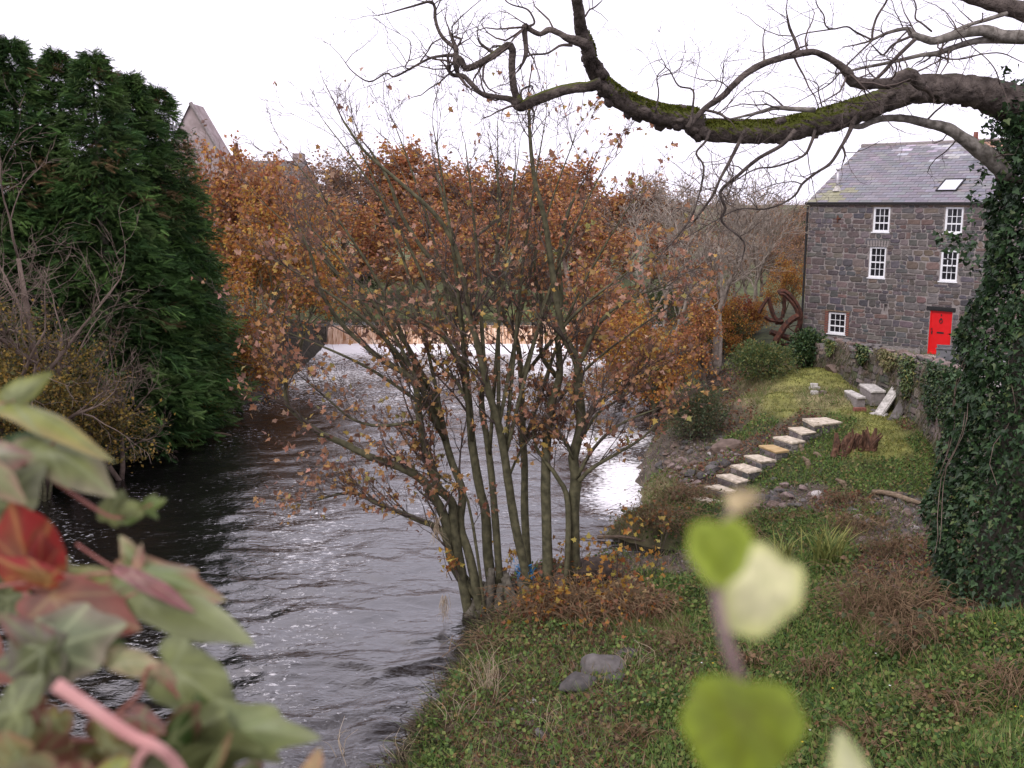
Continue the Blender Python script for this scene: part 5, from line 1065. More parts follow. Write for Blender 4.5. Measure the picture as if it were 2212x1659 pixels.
K['green'] = [tree_kind('green', 8, .25, M['stem'], [(.05, .085, .03), (.035, .06, .022), (.08, .11, .035)], None, 8, .22, dict(kids=[8, 5, 4, 3, 0], ang=.8), stems=2)]
K['olive'] = [tree_kind('olive', 8, .3, M['stem'], [(.24, .17, .03), (.17, .12, .03), (.11, .10, .03), (.30, .19, .04)], None, 4.5, .14, dict(kids=[7, 5, 4, 3, 0], ang=.85, up=[.02, .02, .0, -.01, -.02]), stems=4)]
def plant(kind, u, tv, Y, label, group=None, wide=1.0, k=None, base=None, name=None, cat='tree', rot=None):
    random.seed(zlib.crc32(label.encode())); tr_, tw_, cr, bk, zt = random.choice(K[kind]) if k is None else K[kind][k]; tp = PY(u, tv, Y); z0 = (max(hgt(tp.x, Y), .1) if base is None else base) - .1; s = (tp.z - z0) / zt
    t = thing(name or {'rust': 'autumn_tree', 'orange': 'autumn_tree', 'brown': 'autumn_tree', 'bare': 'bare_tree', 'bareb': 'bare_tree', 'green': 'green_tree', 'olive': 'yellow_shrub'}[kind], (tp.x, Y, z0), label, cat, group)
    mw_ = Matrix.Translation((tp.x, Y, z0)) @ Matrix.Rotation(random.uniform(0, 6.3) if rot is None else rot, 4, 'Z') @ Matrix.Diagonal((s * wide, s * wide, s, 1))
    part('trunk', tr_, bk, t, mw=mw_); part('branches', tw_, bk, t, mw=mw_, kind='stuff')
    if cr: part('crown', cr, M['leaf'], t, mw=mw_, kind='stuff')
    return t
G = 'autumn trees beyond the weir'
ORD = ['first', 'second', 'third', 'fourth', 'fifth', 'sixth', 'seventh', 'eighth', 'ninth', 'tenth', 'eleventh', 'twelfth', 'thirteenth', 'fourteenth', 'fifteenth', 'sixteenth', 'seventeenth', 'eighteenth', 'nineteenth', 'twentieth']
belt = sorted([(470, 335, 92, 'rust', 1.3), (540, 350, 84, 'rust', 1.4), (610, 322, 92, 'brown', 1.2), (680, 335, 100, 'brown', 1.3), (735, 318, 94, 'brown', 1.2), (800, 295, 100, 'rust', 1.4), (870, 310, 96, 'rust', 1.4), (930, 318, 106, 'brown', 1.3), (985, 335, 92, 'rust', 1.4), (1040, 350, 100, 'rust', 1.4), (1100, 330, 96, 'rust', 1.4), (1160, 345, 90, 'rust', 1.4), (1225, 335, 98, 'rust', 1.4),
  (1290, 400, 92, 'brown', 1.5), (1350, 415, 98, 'brown', 1.5), (1425, 372, 94, 'brown', 1.4), (1490, 385, 100, 'brown', 1.5), (1555, 405, 92, 'brown', 1.4), (1620, 430, 98, 'brown', 1.5), (1680, 450, 90, 'brown', 1.5), (1800, 470, 104, 'brown', 1.4), (330, 360, 95, 'rust', 1.3), (240, 380, 95, 'brown', 1.3), (1250, 440, 82, 'rust', 1.4), (1400, 470, 80, 'rust', 1.3), (1530, 480, 80, 'brown', 1.4), (1650, 500, 76, 'brown', 1.4), (1590, 520, 70, 'brown', 1.3)])
num = {}
for u, tv, Y, kd, w in belt:
    num[kd] = num.get(kd, -1) + 1
    plant(kd, u, tv, Y, ('rust-leaved tree, ' if kd == 'rust' else 'twiggy brown tree, ') + ORD[num[kd]] + ' of its kind from the left in the belt beyond the weir', G, w)
plant('green', 1740, 470, 100, 'dark evergreen showing just left of the mill roof', None, 1.2)
for i, (u, tv, Y) in enumerate(((700, 560, 82), (820, 545, 84), (930, 555, 80), (1030, 560, 83), (1130, 550, 80), (1210, 565, 78), (620, 600, 76), (1300, 560, 76))):
    plant('rust', u, tv, Y, 'low rust thicket, ' + ORD[i] + ' from the left along the far bank' if i < 6 else ('low rust thicket left of the weir' if i == 6 else 'low rust thicket at the right end of the far bank'), 'thickets on the far bank', 2.0, name='thicket', cat='thicket')
for i, (u, tv, Y, lab) in enumerate(((540, 395, 53, 'orange-leaved tree overhanging the left end of the weir'), (455, 520, 46, 'orange-leaved tree between the conifers and the river'), (640, 500, 60, 'orange-leaved tree nearest the left end of the weir'), (505, 650, 45, 'low orange-leaved tree dipping to the water by the conifers'))): plant('orange', u, tv, Y, lab, None, 1.0)
plant('rust', 760, 420, 76, 'rust-leaved tree left on the far bank just above the weir', None, 1.3); plant('rust', 900, 440, 75, 'rust-leaved tree in the middle of the far bank just above the weir', None, 1.3)
plant('rust', 1090, 430, 78, 'rust-leaved tree right of the middle on the far bank above the weir', None, 1.3); plant('rust', 1240, 420, 74, 'rust-leaved tree at the right end of the far bank above the weir', None, 1.3)
plant('green', 690, 520, 82, 'dark green bush on the far bank at the left', None, 1.6, cat='bush', name='green_bush'); plant('green', 780, 540, 80, 'dark green bush on the far bank right of another green bush', None, 1.6, cat='bush', name='green_bush')
plant('bare', 1560, 315, 45, 'bare pale-barked tree between the river and the mill', None, 1.15); plant('bare', 1440, 330, 50, 'bare pale-barked tree left of the one by the mill', None, 1.1); plant('bare', 1640, 390, 56, 'bare tree standing behind the water wheel', None, 1.1)
plant('rust', 1350, 560, 47, 'rust-leaved tree leaning over the right bank below the weir', None, 1.3); plant('orange', 1420, 640, 41, 'orange-leaved small tree on the right bank', None, .9); plant('orange', 1320, 600, 56, 'orange-leaved tree at the right end of the weir', None, .9)
plant('rust', 1530, 640, 43, 'rust-leaved small tree behind the green bush', None, 1.0); plant('orange', 1700, 545, 60, 'yellow-orange tree behind the water wheel', None, .8); plant('orange', 1480, 560, 58, 'orange-leaved tree behind the bare trees', None, .9)
plant('brown', 450, 262, 64, 'twiggy brown tree in front of the stone gable', None, 1.1); plant('brown', 520, 335, 66, 'twiggy brown tree right of the stone gable', None, 1.5); plant('brown', 1705, 500, 72, 'twiggy tree close behind the mill corner', None, 1.3); plant('brown', 1725, 480, 84, 'twiggy tree just left of the mill eaves', None, 1.2)
plant('brown', 1690, 440, 112, 'far twiggy tree low above the water wheel', None, 1.5); plant('brown', 1745, 432, 120, 'far twiggy tree at the mill corner', None, 1.5); plant('brown', 1640, 425, 114, 'far twiggy tree behind the pale bare trees', None, 1.5)
plant('rust', 468, 292, 62, 'rust-leaved tree hiding the foot of the stone gable', None, .9); plant('rust', 520, 330, 60, 'rust-leaved tree below the distant slate roof', None, .9)
plant('bareb', 10, 170, 31.5, 'bare brown tree in front of the conifers at the left edge', None, 1.0); plant('bareb', 130, 480, 32.5, 'bare brown bushy tree low in front of the conifers', None, 1.1); plant('bareb', 230, 640, 33.5, 'small bare brown shrub by the dark water under the conifers', None, 1.0)
plant('olive', 60, 650, 31, 'yellow-leaved shrub low at the left edge', None, 1.0, cat='shrub'); plant('olive', 170, 740, 32.5, 'yellow-leaved shrub beside the dark water under the conifers', None, 1.0, cat='shrub'); plant('olive', -60, 620, 30, 'yellow-leaved shrub cut by the left edge', None, 1.0, cat='shrub')
plant('orange', 560, 700, 52, 'orange-leaved tree leaning low over the water before the weir', None, 1.2); plant('orange', 1575, 600, 48, 'orange-leaved tree tangled among the bare trees', None, .9); plant('orange', 1625, 640, 52, 'small orange tree left of the water wheel', None, .9)
plant('orange', 430, 800, 42, 'orange leafy sprays hanging over the water below the conifers', None, 1.0, cat='shrub', name='autumn_shrub')
# ================================================================== SHRUBS, GROUND COVER, SMALL THINGS
def shrub(name, u, v, wpx, hpx, n, lsz, cols, label, cat='bush', shape=L_OVA, stems=14, mleaf='leaf', flat=1.0, w=None, twm='twig', Yo=None):
    p = PG(u, v) if Yo is None else PY(u, v, Yo); rx = px_m(wpx / 2, p.y); rz = px_m(hpx, p.y); t = thing(name, p, label, cat)
    d = rdir(n, .25); rr = (rng.random(n) ** .45); bump = 1 + .3 * fbm(d[:, 0] * 2.2 + p.x, d[:, 2] * 2.2 + d[:, 1] * 1.7, 3, 90)
    C = d * (rr * bump)[:, None] * np.array([rx, rx * flat, rz * .55]) + np.array([p.x, p.y, p.z + rz * .45]); ok = C[:, 2] > H(C[:, 0], C[:, 1]); C = C[ok]; d = d[ok]; n = len(C)
    part('foliage', leaf_mesh('foliage', shape, (C, d + rng.normal(size=(n, 3)) * .6, rng.uniform(lsz * .7, lsz * 1.3, n), rng.uniform(0, 6.28, n), palette(n, cols, w, .28))), M[mleaf], t, kind='stuff')
    ch = []
    for k in range(stems):
        e_ = Vector(C[random.randrange(n)]) if n else p; b = p + Vector((random.gauss(0, rx * .2), random.gauss(0, rx * .2), -.1)); ch.append(tube(*spline([b, b.lerp(e_, .5) + rv() * .08, e_ + rv() * .05], [.018, .012, .005], 3), 4))
    part('stems', mk('stems', ch, True), M[twm], t, kind='stuff'); return t
GRN = [(.075, .115, .035), (.05, .08, .028), (.12, .15, .05), (.16, .15, .045)]
shrub('green_bush', 1645, 815, 150, 80, 5000, .10, GRN, 'rounded green bush at the far end of the terrace'); shrub('green_bush', 1500, 945, 150, 120, 6000, .09, [(.06, .085, .04), (.09, .11, .05), (.11, .09, .045)], 'grey-green bush on the bank left of the terrace')
shrub('ivy_bush', 1745, 792, 80, 80, 4500, .10, IVC + [(.08, .12, .04)], 'dark ivy mound at the far end of the garden wall', shape=L_IVY, mleaf='ivy'); shrub('green_bush', 1570, 760, 120, 90, 4000, .12, [(.09, .09, .035), (.2, .11, .03), (.06, .08, .03)], 'mixed green and orange bush behind the terrace'); shrub('red_bush', 1600, 730, 90, 90, 3000, .11, [(.22, .06, .035), (.17, .05, .03), (.28, .11, .03)], 'reddish bush left of the water wheel')
shrub('green_bush', 1430, 700, 120, 90, 3000, .14, [(.06, .085, .035), (.09, .11, .045)], 'dark green bush beyond the orange trees on the right bank', Yo=55)
shrub('rust_bush', 1420, 880, 130, 130, 3500, .13, RUST, 'rust-leaved bush at the water edge left of the grey-green bush', shape=L_SYC)
# growth on the garden wall
for t_, w, h, n, cols, lab in ((1.6, .7, .7, 500, GRN, 'green plants hanging over the far part of the garden wall'), (4.3, .7, .8, 700, IVC + GRN, 'green tuft growing on the middle of the garden wall'), (8.6, .8, 1.6, 900, GRN + IVC[2:], 'long green growth hanging on the near part of the garden wall'), (11.6, .9, 2.0, 1200, IVC, 'dark ivy hanging beside the ivied tree on the garden wall'), (6.5, .8, .8, 800, [(.2, .17, .08), (.13, .13, .05)], 'dry grass hanging from the wall above the leaning post'), (14.0, 1.4, 2.4, 2500, IVC, 'dark ivy on the nearest end of the garden wall')):
    x, y = wpos(t_); zt = wtop(x, y); t = thing('wall_plant', (x, y, zt - h), lab, 'plant'); yy = rng.normal(0, w * .45, n); k = rng.random(n); C = np.stack([x - .06 - .16 * rng.random(n), y + yy, zt + .12 - h * k * (1 - .5 * np.abs(yy) / w)], 1)
    part('leaves', leaf_mesh('leaves', L_IVY, (C, rng.normal(size=(n, 3)) * .5 + np.array([-.4, 0, -.7]), rng.uniform(.05, .11, n), rng.uniform(-1, 1, n), palette(n, cols, None, .3))), M['ivy'], t, kind='stuff')
    part('stems', mk('stems', [tube([(x - .05, y + random.gauss(0, w * .4), zt + .05), (x - .09, y + random.gauss(0, w * .4), zt - h * .5), (x - .07, y + random.gauss(0, w * .4), zt - h * .9)], .008, 3) for _ in range(14)]), M['brownbark'], t, kind='stuff')
# ragged dead growth and moss over the wall face
n = 9000; t_ = rng.uniform(0, cum[-1], n); X = np.interp(t_, cum, [w[0] for w in WALL]); Y = np.interp(t_, cum, [w[1] for w in WALL]); zt = np.interp(t_, np.arange(0, cum[-1] + .5, .5), [wtop(*wpos(q)) for q in np.arange(0, cum[-1] + .5, .5)]); zb = H(X - .4, Y)
Z = zt + .1 - (zt - zb) * rng.random(n) ** 1.2; dens = fbm(t_ * .9, Z * .6, 3, 95) > -.12; C = np.stack([X - .045, Y, Z], 1)[dens]; n = len(C)
v, f, k = scatter(L_TRI, C, rng.uniform(.12, .36, n), np.array([-.25, 0, -1]) + rng.normal(size=(n, 3)) * .22, rng.uniform(0, 6, n), .07); top('wall_growth', mk('wall_growth', [(v, f)], False, [np.repeat(palette(n, [(.17, .14, .10), (.12, .11, .05), (.09, .10, .045), (.22, .18, .14)], None, .3), k, 0)]), M['grass'], 'dry hanging grass and moss covering the garden wall face', 'grass', kind='stuff')

# ground cover of the right bank
NS = 820000; X = rng.uniform(-6, 19, NS); Y = rng.uniform(10.5, 46, NS)
ok = rng.random(NS) < np.clip((19 / Y) ** 1.6, 0, 1); X, Y = X[ok], Y[ok]; Z = H(X, Y); uu, vv, _ = proj(np.stack([X, Y, Z], 1))
ok = (Z > .06) & (uu > -250) & (uu < 2460) & (vv < 1900) & ~((X > wall_x(Y) - .05) & (X < wall_x(Y) + .65) & (Y > 23.5) & (Y < 41.5)) & (X > np.interp(Y, RY_, RX))
for q, z in zip(STEP_C2, STEP_Z):
    P = [PZ(*c2(*c), z) for c in q]; cx, cy = sum(p.x for p in P) / 4, sum(p.y for p in P) / 4; ok &= ((X - cx) ** 2 + (Y - cy) ** 2) > .30 ** 2
X, Y, Z = X[ok], Y[ok], Z[ok]; kw = kindw(X, Y) + .34 * np.stack([fbm(X * .8, Y * .8, 3, 100 + i) for i in range(6)], 1); kd = np.argmax(kw, 1)
yrd = (X > wall_x(Y) + .4) & (Y > 24); kd[yrd] = 2
P0 = np.stack([X, Y, Z], 1); pat = fbm(X * .6, Y * .6, 3, 120); fine = fbm(X * 2.2, Y * 2.2, 2, 125)
def cover(sel, shape, smin, smax, up, cols, name, label, cat, wid=None, lift=0.0, roll=None, w=None, m='grass'):
    C = P0[sel].copy(); n = len(C); C[:, 2] += lift if np.isscalar(lift) else lift[sel]
    if not n: return
    D = rdir(n, up); s = rng.uniform(smin, smax, n); v, f, k = scatter(shape, C, s, D, rng.uniform(0, 6.28, n) if roll is None else rng.normal(0, roll, n), wid)
    return top(name, mk(name, [(v, f)], False, [np.repeat(palette(n, cols, w, .3), k, 0)]), M[m], label, cat, kind='stuff')
r = rng.random(len(kd)); clump = .02 + rng.random(len(kd)) * (.05 + .30 * np.clip(pat + .5 * fine, 0, 1)); KI = {k: i for i, k in enumerate(KINDS)}
lush = kd == KI['lush']; moss = kd == KI['moss']; tan = kd == KI['tan']; lit = kd == KI['litter']; soil = kd == KI['soil']; grv = kd == KI['gravel']
HERB = [(.085, .14, .038), (.12, .18, .045), (.055, .095, .03), (.16, .20, .055), (.20, .15, .065)]
cover((lush & (r < .62)) | (lit & (r < .30)) | (soil & (r < .12)), L_OVA, .035, .10, .3, HERB, 'herb_leaves', 'low green leafy herbs covering the near bank', 'herbs', roll=.7, lift=clump, wid=1.5)
cover((lush & (r > .62)) | (lit & (r > .80)) | (tan & (r < .25)) | (grv & (r > .93)), L_TRI, .12, .38, 1.1, [(.12, .19, .04), (.085, .15, .035), (.17, .21, .06), (.25, .22, .10)], 'grass_blades', 'green grass growing on the right bank', 'grass', .07, w=(3, 3, 2, 1))
cover(moss, L_TRI, .04, .11, .9, [(.17, .17, .035), (.12, .14, .035), (.22, .19, .05), (.10, .12, .03)], 'terrace_turf', 'yellow-green mossy turf on the terrace', 'turf', .28)
cover(tan & (r > .25), L_TRI, .10, .32, .9, [(.30, .25, .14), (.22, .18, .09), (.15, .15, .05), (.12, .14, .04)], 'dry_grass', 'tan dry grass along the terrace edge', 'grass', .07)
cover((lit & (r > .30) & (r < .46)) | (soil & (r > .2) & (r < .45)) | (lush & (r > .985)), L_IVY, .06, .13, .15, [(.16, .075, .045), (.22, .11, .065), (.11, .06, .04), (.25, .14, .07)], 'fallen_leaves', 'brown fallen leaves lying on the bank', 'leaves', lift=.015)
cover((lit & (r > .46) & (r < .80)) | (soil & (r > .5) & (r < .8)) | (grv & (r < .3)), L_TRI, .12, .40, .12, [(.20, .145, .10), (.14, .10, .07), (.28, .21, .14)], 'dead_stems', 'dead straw-coloured stems lying on the bank', 'stems', .045, lift=.02)
cover(grv & (r > .45) & (r < .75), L_QUAD, .03, .10, .2, [(.18, .14, .125), (.12, .10, .09), (.27, .23, .21)], 'gravel', 'loose gravel and chips on the rubble shore', 'gravel', lift=.01)
# ragged water's edge: overhanging dead grass and dark roots
nE = 5200; Ye = rng.uniform(11, 23, nE); Xe = np.interp(Ye, RY_, RX) + rng.normal(.15, .22, nE); Ze = np.maximum(H(Xe, Ye), .02); ok = fbm(Ye * 1.1, Xe * .4, 2, 160) > -.25; Xe, Ye, Ze = Xe[ok], Ye[ok], Ze[ok]; nE = len(Xe)
v, f, k = scatter(L_TRI, np.stack([Xe, Ye, Ze], 1), rng.uniform(.12, .5, nE), np.array([-.6, -.15, .25]) + rng.normal(size=(nE, 3)) * .45, rng.uniform(0, 6, nE), .06)
top('edge_grass', mk('edge_grass', [(v, f)], False, [np.repeat(palette(nE, [(.10, .075, .05), (.055, .04, .03), (.20, .16, .10), (.09, .11, .035)], None, .3), k, 0)]), M['grass'], "ragged dead grass and roots overhanging the near water's edge", 'grass', kind='stuff')
flw = rng.choice(np.nonzero(lush | lit)[0], 60); C = P0[flw] + np.array([0, 0, .14]); cover_ = None
for i in flw[:34]:
    u_, v_, _ = proj(P0[i:i + 1]); p = Vector(P0[i])
    if not (1280 < u_[0] < 2212 and v_[0] > 1330): continue
    white = random.random() < .3; t = thing('wild_flower', p, 'tiny white wild flower in the near grass' if white else 'tiny yellow wild flower in the near grass', 'flower', 'white wild flowers' if white else 'yellow wild flowers')
    if 'fl_st' not in M:
        M['fl_st'] = mk('stalk', [tube([(0, 0, 0), (.01, 0, .1), (0, 0, .17)], .004, 3)]); a_ = np.arange(5) * 2 * math.pi / 5
        for nm, cc in (('fl_y', (.75, .50, .03)), ('fl_w', (.8, .8, .78))):
            vv_ = np.concatenate([[(0, 0, .17)]] + [[(.012 * math.cos(a - .5), .012 * math.sin(a - .5), .172), (.026 * math.cos(a), .026 * math.sin(a), .178), (.012 * math.cos(a + .5), .012 * math.sin(a + .5), .172)] for a in a_]); M[nm] = mk('petals', [(vv_, np.array([[0, 1 + 3 * i_, 2 + 3 * i_, 3 + 3 * i_] for i_ in range(5)]))]); M[nm + 'm'] = mat(nm, cc, rough=.6)
    part('stalk', M['fl_st'], M['grass'] if False else M['stem'], t, mw=Matrix.Translation(p)); part('petals', M['fl_w' if white else 'fl_y'], M['fl_wm' if white else 'fl_ym'], t, mw=Matrix.Translation(p))

# iris clumps
def iris(u, v, n, hgt_, label):
    p = PG(u, v); t = thing('iris_plant', p, label, 'plant')
    for k in range(n):
        a = random.uniform(0, 6.28); L = hgt_ * random.uniform(.65, 1.1); out = random.uniform(.25, .75); b = p + Vector((random.gauss(0, .16), random.gauss(0, .12), -.03)); dr = Vector((math.cos(a), math.sin(a) * .8, 0)); V = []; wd = random.uniform(.016, .026); sd = Vector((-dr.y, dr.x, 0)).normalized()
        for j in range(6):
            f = j / 5; c = b + dr * (out * L * f ** 1.7) + Vector((0, 0, L * (f - .42 * out * f ** 2.4))); w_ = wd * (1 - f ** 3) + .001; V += [tuple(c - sd * w_), tuple(c + sd * w_)]
        F = [[2 * j, 2 * j + 1, 2 * j + 3, 2 * j + 2] for j in range(5)]; c0 = np.array(random.choice([(.15, .20, .05), (.12, .17, .045), (.20, .24, .07)])); c1 = np.array(random.choice([(.34, .32, .10), (.28, .26, .08), (.16, .19, .06)]))
        part('blade', mk('blade', [(np.array(V), np.array(F))], True, [np.array([c0 * (1 - j // 2 / 5) + c1 * (j // 2 / 5) for j in range(12)])]), M['grass'], t)
iris(1785, 1232, 90, 1.35, 'large clump of yellowing iris blades below the driftwood'); iris(1690, 1228, 40, 1.1, 'smaller iris clump left of the large one, behind the blurred sprig'); iris(1555, 1315, 55, 1.2, 'iris clump half hidden behind the blurred sprig'); iris(1665, 1345, 30, .9, 'low iris clump with reddish tips right of the blurred sprig')
# dead bramble bush at the foot of the ivied tree
def bramble(u, v, wm, hm, n, label, cols, leaves=200, m='cane', lcol=None, name='dead_bramble'):
    p = PG(u, v); t = thing(name, p, label, 'bush'); ch = []; C = []
    for k in range(n):
        a = random.uniform(0, 6.28); b = p + Vector((random.gauss(0, wm * .25), random.gauss(0, wm * .2), -.05)); q = b + Vector((math.cos(a) * wm * random.uniform(.2, .6), math.sin(a) * wm * .4, hm * random.uniform(.3, 1))); e_ = q + Vector((math.cos(a) * wm * .3, math.sin(a) * wm * .2, -hm * random.uniform(0, .6)))
        P, r_ = spline([b, b.lerp(q, .6) + Vector((0, 0, hm * .15)), q, e_], [.009, .008, .006, .003], 3); ch.append(tube(P, r_, 3, False)); C += [tuple(x) for x in P[4:]]
    part('canes', mk('canes', ch, True), M[m], t, kind='stuff'); C = np.array(C)[rng.integers(0, len(C), leaves)] + rng.normal(size=(leaves, 3)) * .04
    part('leaves', leaf_mesh('leaves', L_SYC, (C, rdir(leaves, -.2), rng.uniform(.05, .11, leaves), rng.uniform(0, 6, leaves), palette(leaves, lcol or [(.13, .08, .05), (.18, .11, .06), (.06, .08, .03)], None, .3))), M['leaf'], t, kind='stuff')
    return p
bramble(1920, 1340, 1.7, .95, 260, 'tangled dead bramble bush at the foot of the ivied tree', None); bramble(1990, 1400, 1.2, .7, 120, 'smaller dead bramble right below the tangled one', None)
bramble(2195, 1500, .9, .6, 90, 'dead brown weed stalks at the right edge', None, 60); bramble(1780, 1460, .7, .45, 70, 'low dead stalks in the lush grass', None, 60)
bramble(1275, 1330, 1.9, .8, 330, 'brown dead brush piled round the foot of the sycamore', None, 520, lcol=RUST); bramble(1185, 1340, 1.3, .7, 160, 'dark twiggy brush under the leaning sycamore stems', None, 260, lcol=RUST); bramble(1390, 1330, 1.1, .7, 130, 'tawny brush right of the sycamore', None, 200, lcol=[(.2, .11, .06), (.15, .08, .05), (.3, .2, .1)])
bramble(1050, 1400, 1.0, .4, 70, 'thin bare twigs trailing over the water below the sycamore', None, 30)
bramble(1430, 1130, 1.6, .6, 160, 'tawny leafy growth on the point beside the bright water', None, 420, lcol=[(.26, .12, .04), (.20, .14, .06), (.10, .11, .04)]); bramble(1480, 1080, 1.5, .5, 140, 'low brown growth left of the bottom garden step', None, 260, lcol=[(.18, .11, .06), (.10, .11, .04)])
bramble(1830, 1090, .9, .5, 90, 'reddish dead twigs below the stump', None, 120, lcol=[(.18, .07, .04), (.10, .09, .04)]); bramble(1700, 1130, 1.2, .35, 110, 'dark leafy growth in front of the rubble band', None, 500, lcol=HERB)
for u, v, w_, h_, n_, lab in ((1470, 1400, .8, .4, 70, 'brown weeds right of the tan grass tuft'), (1620, 1440, .6, .4, 60, 'brown weeds behind the stem of the blurred sprig'), (2060, 1540, .9, .45, 80, 'brown weeds in the grass below the ivied tree'), (1900, 1610, .9, .4, 80, 'brown weeds low in the bottom right grass'), (1400, 1600, .8, .35, 60, 'brown weeds left of the lowest blurred leaf'), (1850, 1150, 1.0, .5, 110, 'dead reddish scrub below the driftwood log'), (1930, 1195, .9, .5, 100, 'dead scrub close to the foot of the ivy'), (1600, 1160, 1.0, .4, 100, 'mixed scrub below the bottom garden step')):
    bramble(u, v, w_, h_, n_, lab, None, 120, lcol=[(.16, .10, .055), (.12, .13, .045), (.22, .14, .07)], name='weed_clump')
# leafy saplings by the clump
YEL = [(.42, .25, .04), (.34, .16, .03), (.26, .10, .03), (.40, .30, .07)]
for u, v, h_, lab in ((1250, 1290, 1.3, 'yellow-leaved sapling in the brush right of the sycamore stems'), (1340, 1300, 1.9, 'tall thin sapling with rust leaves right of the sycamore'), (1310, 1330, 1.1, 'short yellow-leaved sapling in front of the brush'), (1160, 1330, .9, 'low yellow-leaved shoots before the sycamore'), (985, 1250, .7, 'leafy shoots on the left side of the sycamore base'), (1210, 1340, .8, 'yellow leafy shoots in the middle of the brush'), (1080, 1270, 1.0, 'yellow leafy shoots between the sycamore stems'), (1400, 1260, 1.4, 'thin reddish sapling beside the inlet')):
    p = PG(u, v) if u > 1040 else PY(u, v, YC - .3); t = thing('sapling', p, lab, 'sapling'); o_ = []; tp_ = []
    for s in range(3): grow(o_, tp_, p + Vector((random.gauss(0, .08), random.gauss(0, .08), -.05)), Vector((random.gauss(0, .25), random.gauss(0, .25), 1)), h_, .012, 0, dict(lev=2, n=[5, 3], wob=[.1, .2], up=[.05, 0], kids=[6, 0], frm=[.2], ang=.8, rat=[.35], rr=.6, rmin=.004))
    part('stems', mk('stems', tubes(o_, (4, 3)), True), M['twig'], t); L = leaf_chunks(tp_, 2.6, L_SYC, .08, .15, YEL, None, .06); part('leaves', leaf_mesh('leaves', L_SYC, L), M['leaf'], t, kind='stuff')
# straw stalks on the near bank
for u, v, n, h_, lab in ((1055, 1500, 34, 1.15, 'tall bleached straw stalks on the near bank edge'), (1180, 1580, 12, .7, 'short bleached stalks in the litter of the near bank'), (1370, 1440, 22, .6, 'tan grass tuft right of the boulders'), (1000, 1560, 14, .9, 'thin straw stalks at the water edge'), (880, 1640, 8, .8, 'thin brown stalks at the bottom water edge'), (740, 1640, 5, .9, 'few thin stalks rising from the water at the bottom')):
    p = PG(u, v); t = thing('straw_stalks', p, lab, 'grass tuft'); ch = []
    for k in range(n):
        b = p + Vector((random.gauss(0, .14), random.gauss(0, .14), -.05)); d_ = Vector((random.gauss(0, .3), random.gauss(0, .2), 1)); L_ = h_ * random.uniform(.5, 1.1); m_ = b + d_ * L_ * .55; e_ = m_ + (d_ + Vector((random.gauss(0, .6), random.gauss(0, .3), -.35))) * L_ * .45; ch.append(tube(*spline([b, m_, e_], [.006, .005, .002], 3), 3, False))
    part('stalks', mk('stalks', ch, True), mat('straw', (.34, .26, .17), (.46, .37, .26)) if 'straw' not in bpy.data.materials else bpy.data.materials['straw'], t, kind='stuff')
# root ball and log behind the stems, flood debris, blue rag
a = PG(1235, 1262); b = PG(1315, 1250); a.z += .3; b.z += .25; P, r2 = spline([a, a.lerp(b, .5), b], [.3, .33, .3]); recenter(top('old_log', mk('old_log', [tube(P, r2, 12, jitter=.08)], True), mat('dark_wood', (.03, .022, .018), (.07, .05, .04), scale=8, rough=.95, bump=.6), 'thick dark log lying behind the sycamore stems', 'log'))
rock(1205, 1262, .55, 'brown stone wedged between the sycamore stems', me=ROCKS[6], sc=(1, 1, .9))
for u, v, lab in ((1118, 1228, 'blue plastic shred caught left among the sycamore stems'), (1148, 1232, 'blue plastic shred caught right among the sycamore stems')):
    p = PY(u, v, YC - .15); n = 40; C = np.array([tuple(p)] * n) + rng.normal(size=(n, 3)) * np.array([.05, .04, .08]); v_, f_, k = scatter(L_TRI, C, rng.uniform(.1, .2, n), rdir(n, -.6), rng.uniform(0, 6, n), .16)
    recenter(top('plastic_rag', mk('plastic_rag', [(v_, f_)]), mat('blue_plastic', (.02, .13, .30), (.05, .22, .42), rough=.5) if 'blue_plastic' not in bpy.data.materials else bpy.data.materials['blue_plastic'], lab, 'rag'))
for u, v in ((945, 1120), (960, 1290)):
    p = PY(u, v, YC - .7); ch = [tube(*spline([p + rv() * .05, p + Vector((random.gauss(0, .06), random.gauss(0, .05), -.25)), p + Vector((random.gauss(0, .1), random.gauss(0, .05), -random.uniform(.35, .7)))], [.005, .004, .002], 3), 3, False) for _ in range(26)]
    recenter(top('flood_debris', mk('flood_debris', ch), bpy.data.materials['straw'], 'wisp of flood straw hanging from the long low sycamore branch' if v < 1200 else 'wisp of flood straw hanging low at the sycamore foot', 'debris'))

# ================================================================== FOREGROUND: bridge parapet, ivy vine, blurred sprig
par = thing('bridge_parapet', (0, .45, CZ - 1.6), 'stone parapet of the bridge below the camera carrying the ivy', 'parapet')
part('wall', mk('wall', [boxv((-6, .28, CZ - 6), (6, .68, CZ - .72))]), M['mortar'], par)
for k in range(10): part('coping', bevelbox('coping', (-6 + k * 1.2 + .006, .24, CZ - .719), (-4.8 + k * 1.2 - .006, .72, CZ - .60), .02), M['concrete'], par)
POL = {'ivy': ([0, 22, 48, 72, 104, 138, 165, 180], [1, .76, .78, .64, .64, .46, .28, .10]), 'ov': ([0, 14, 34, 62, 95, 135, 165, 180], [1, .80, .62, .50, .44, .36, .24, .12]), 'heart': ([0, 15, 40, 75, 110, 145, 168, 180], [1, .88, .76, .68, .62, .50, .36, .26]), 'round': ([0, 20, 45, 75, 110, 145, 168, 180], [1, .95, .85, .76, .68, .56, .44, .38])}
VEIN = np.radians([0, 46, -46, 102, -102])
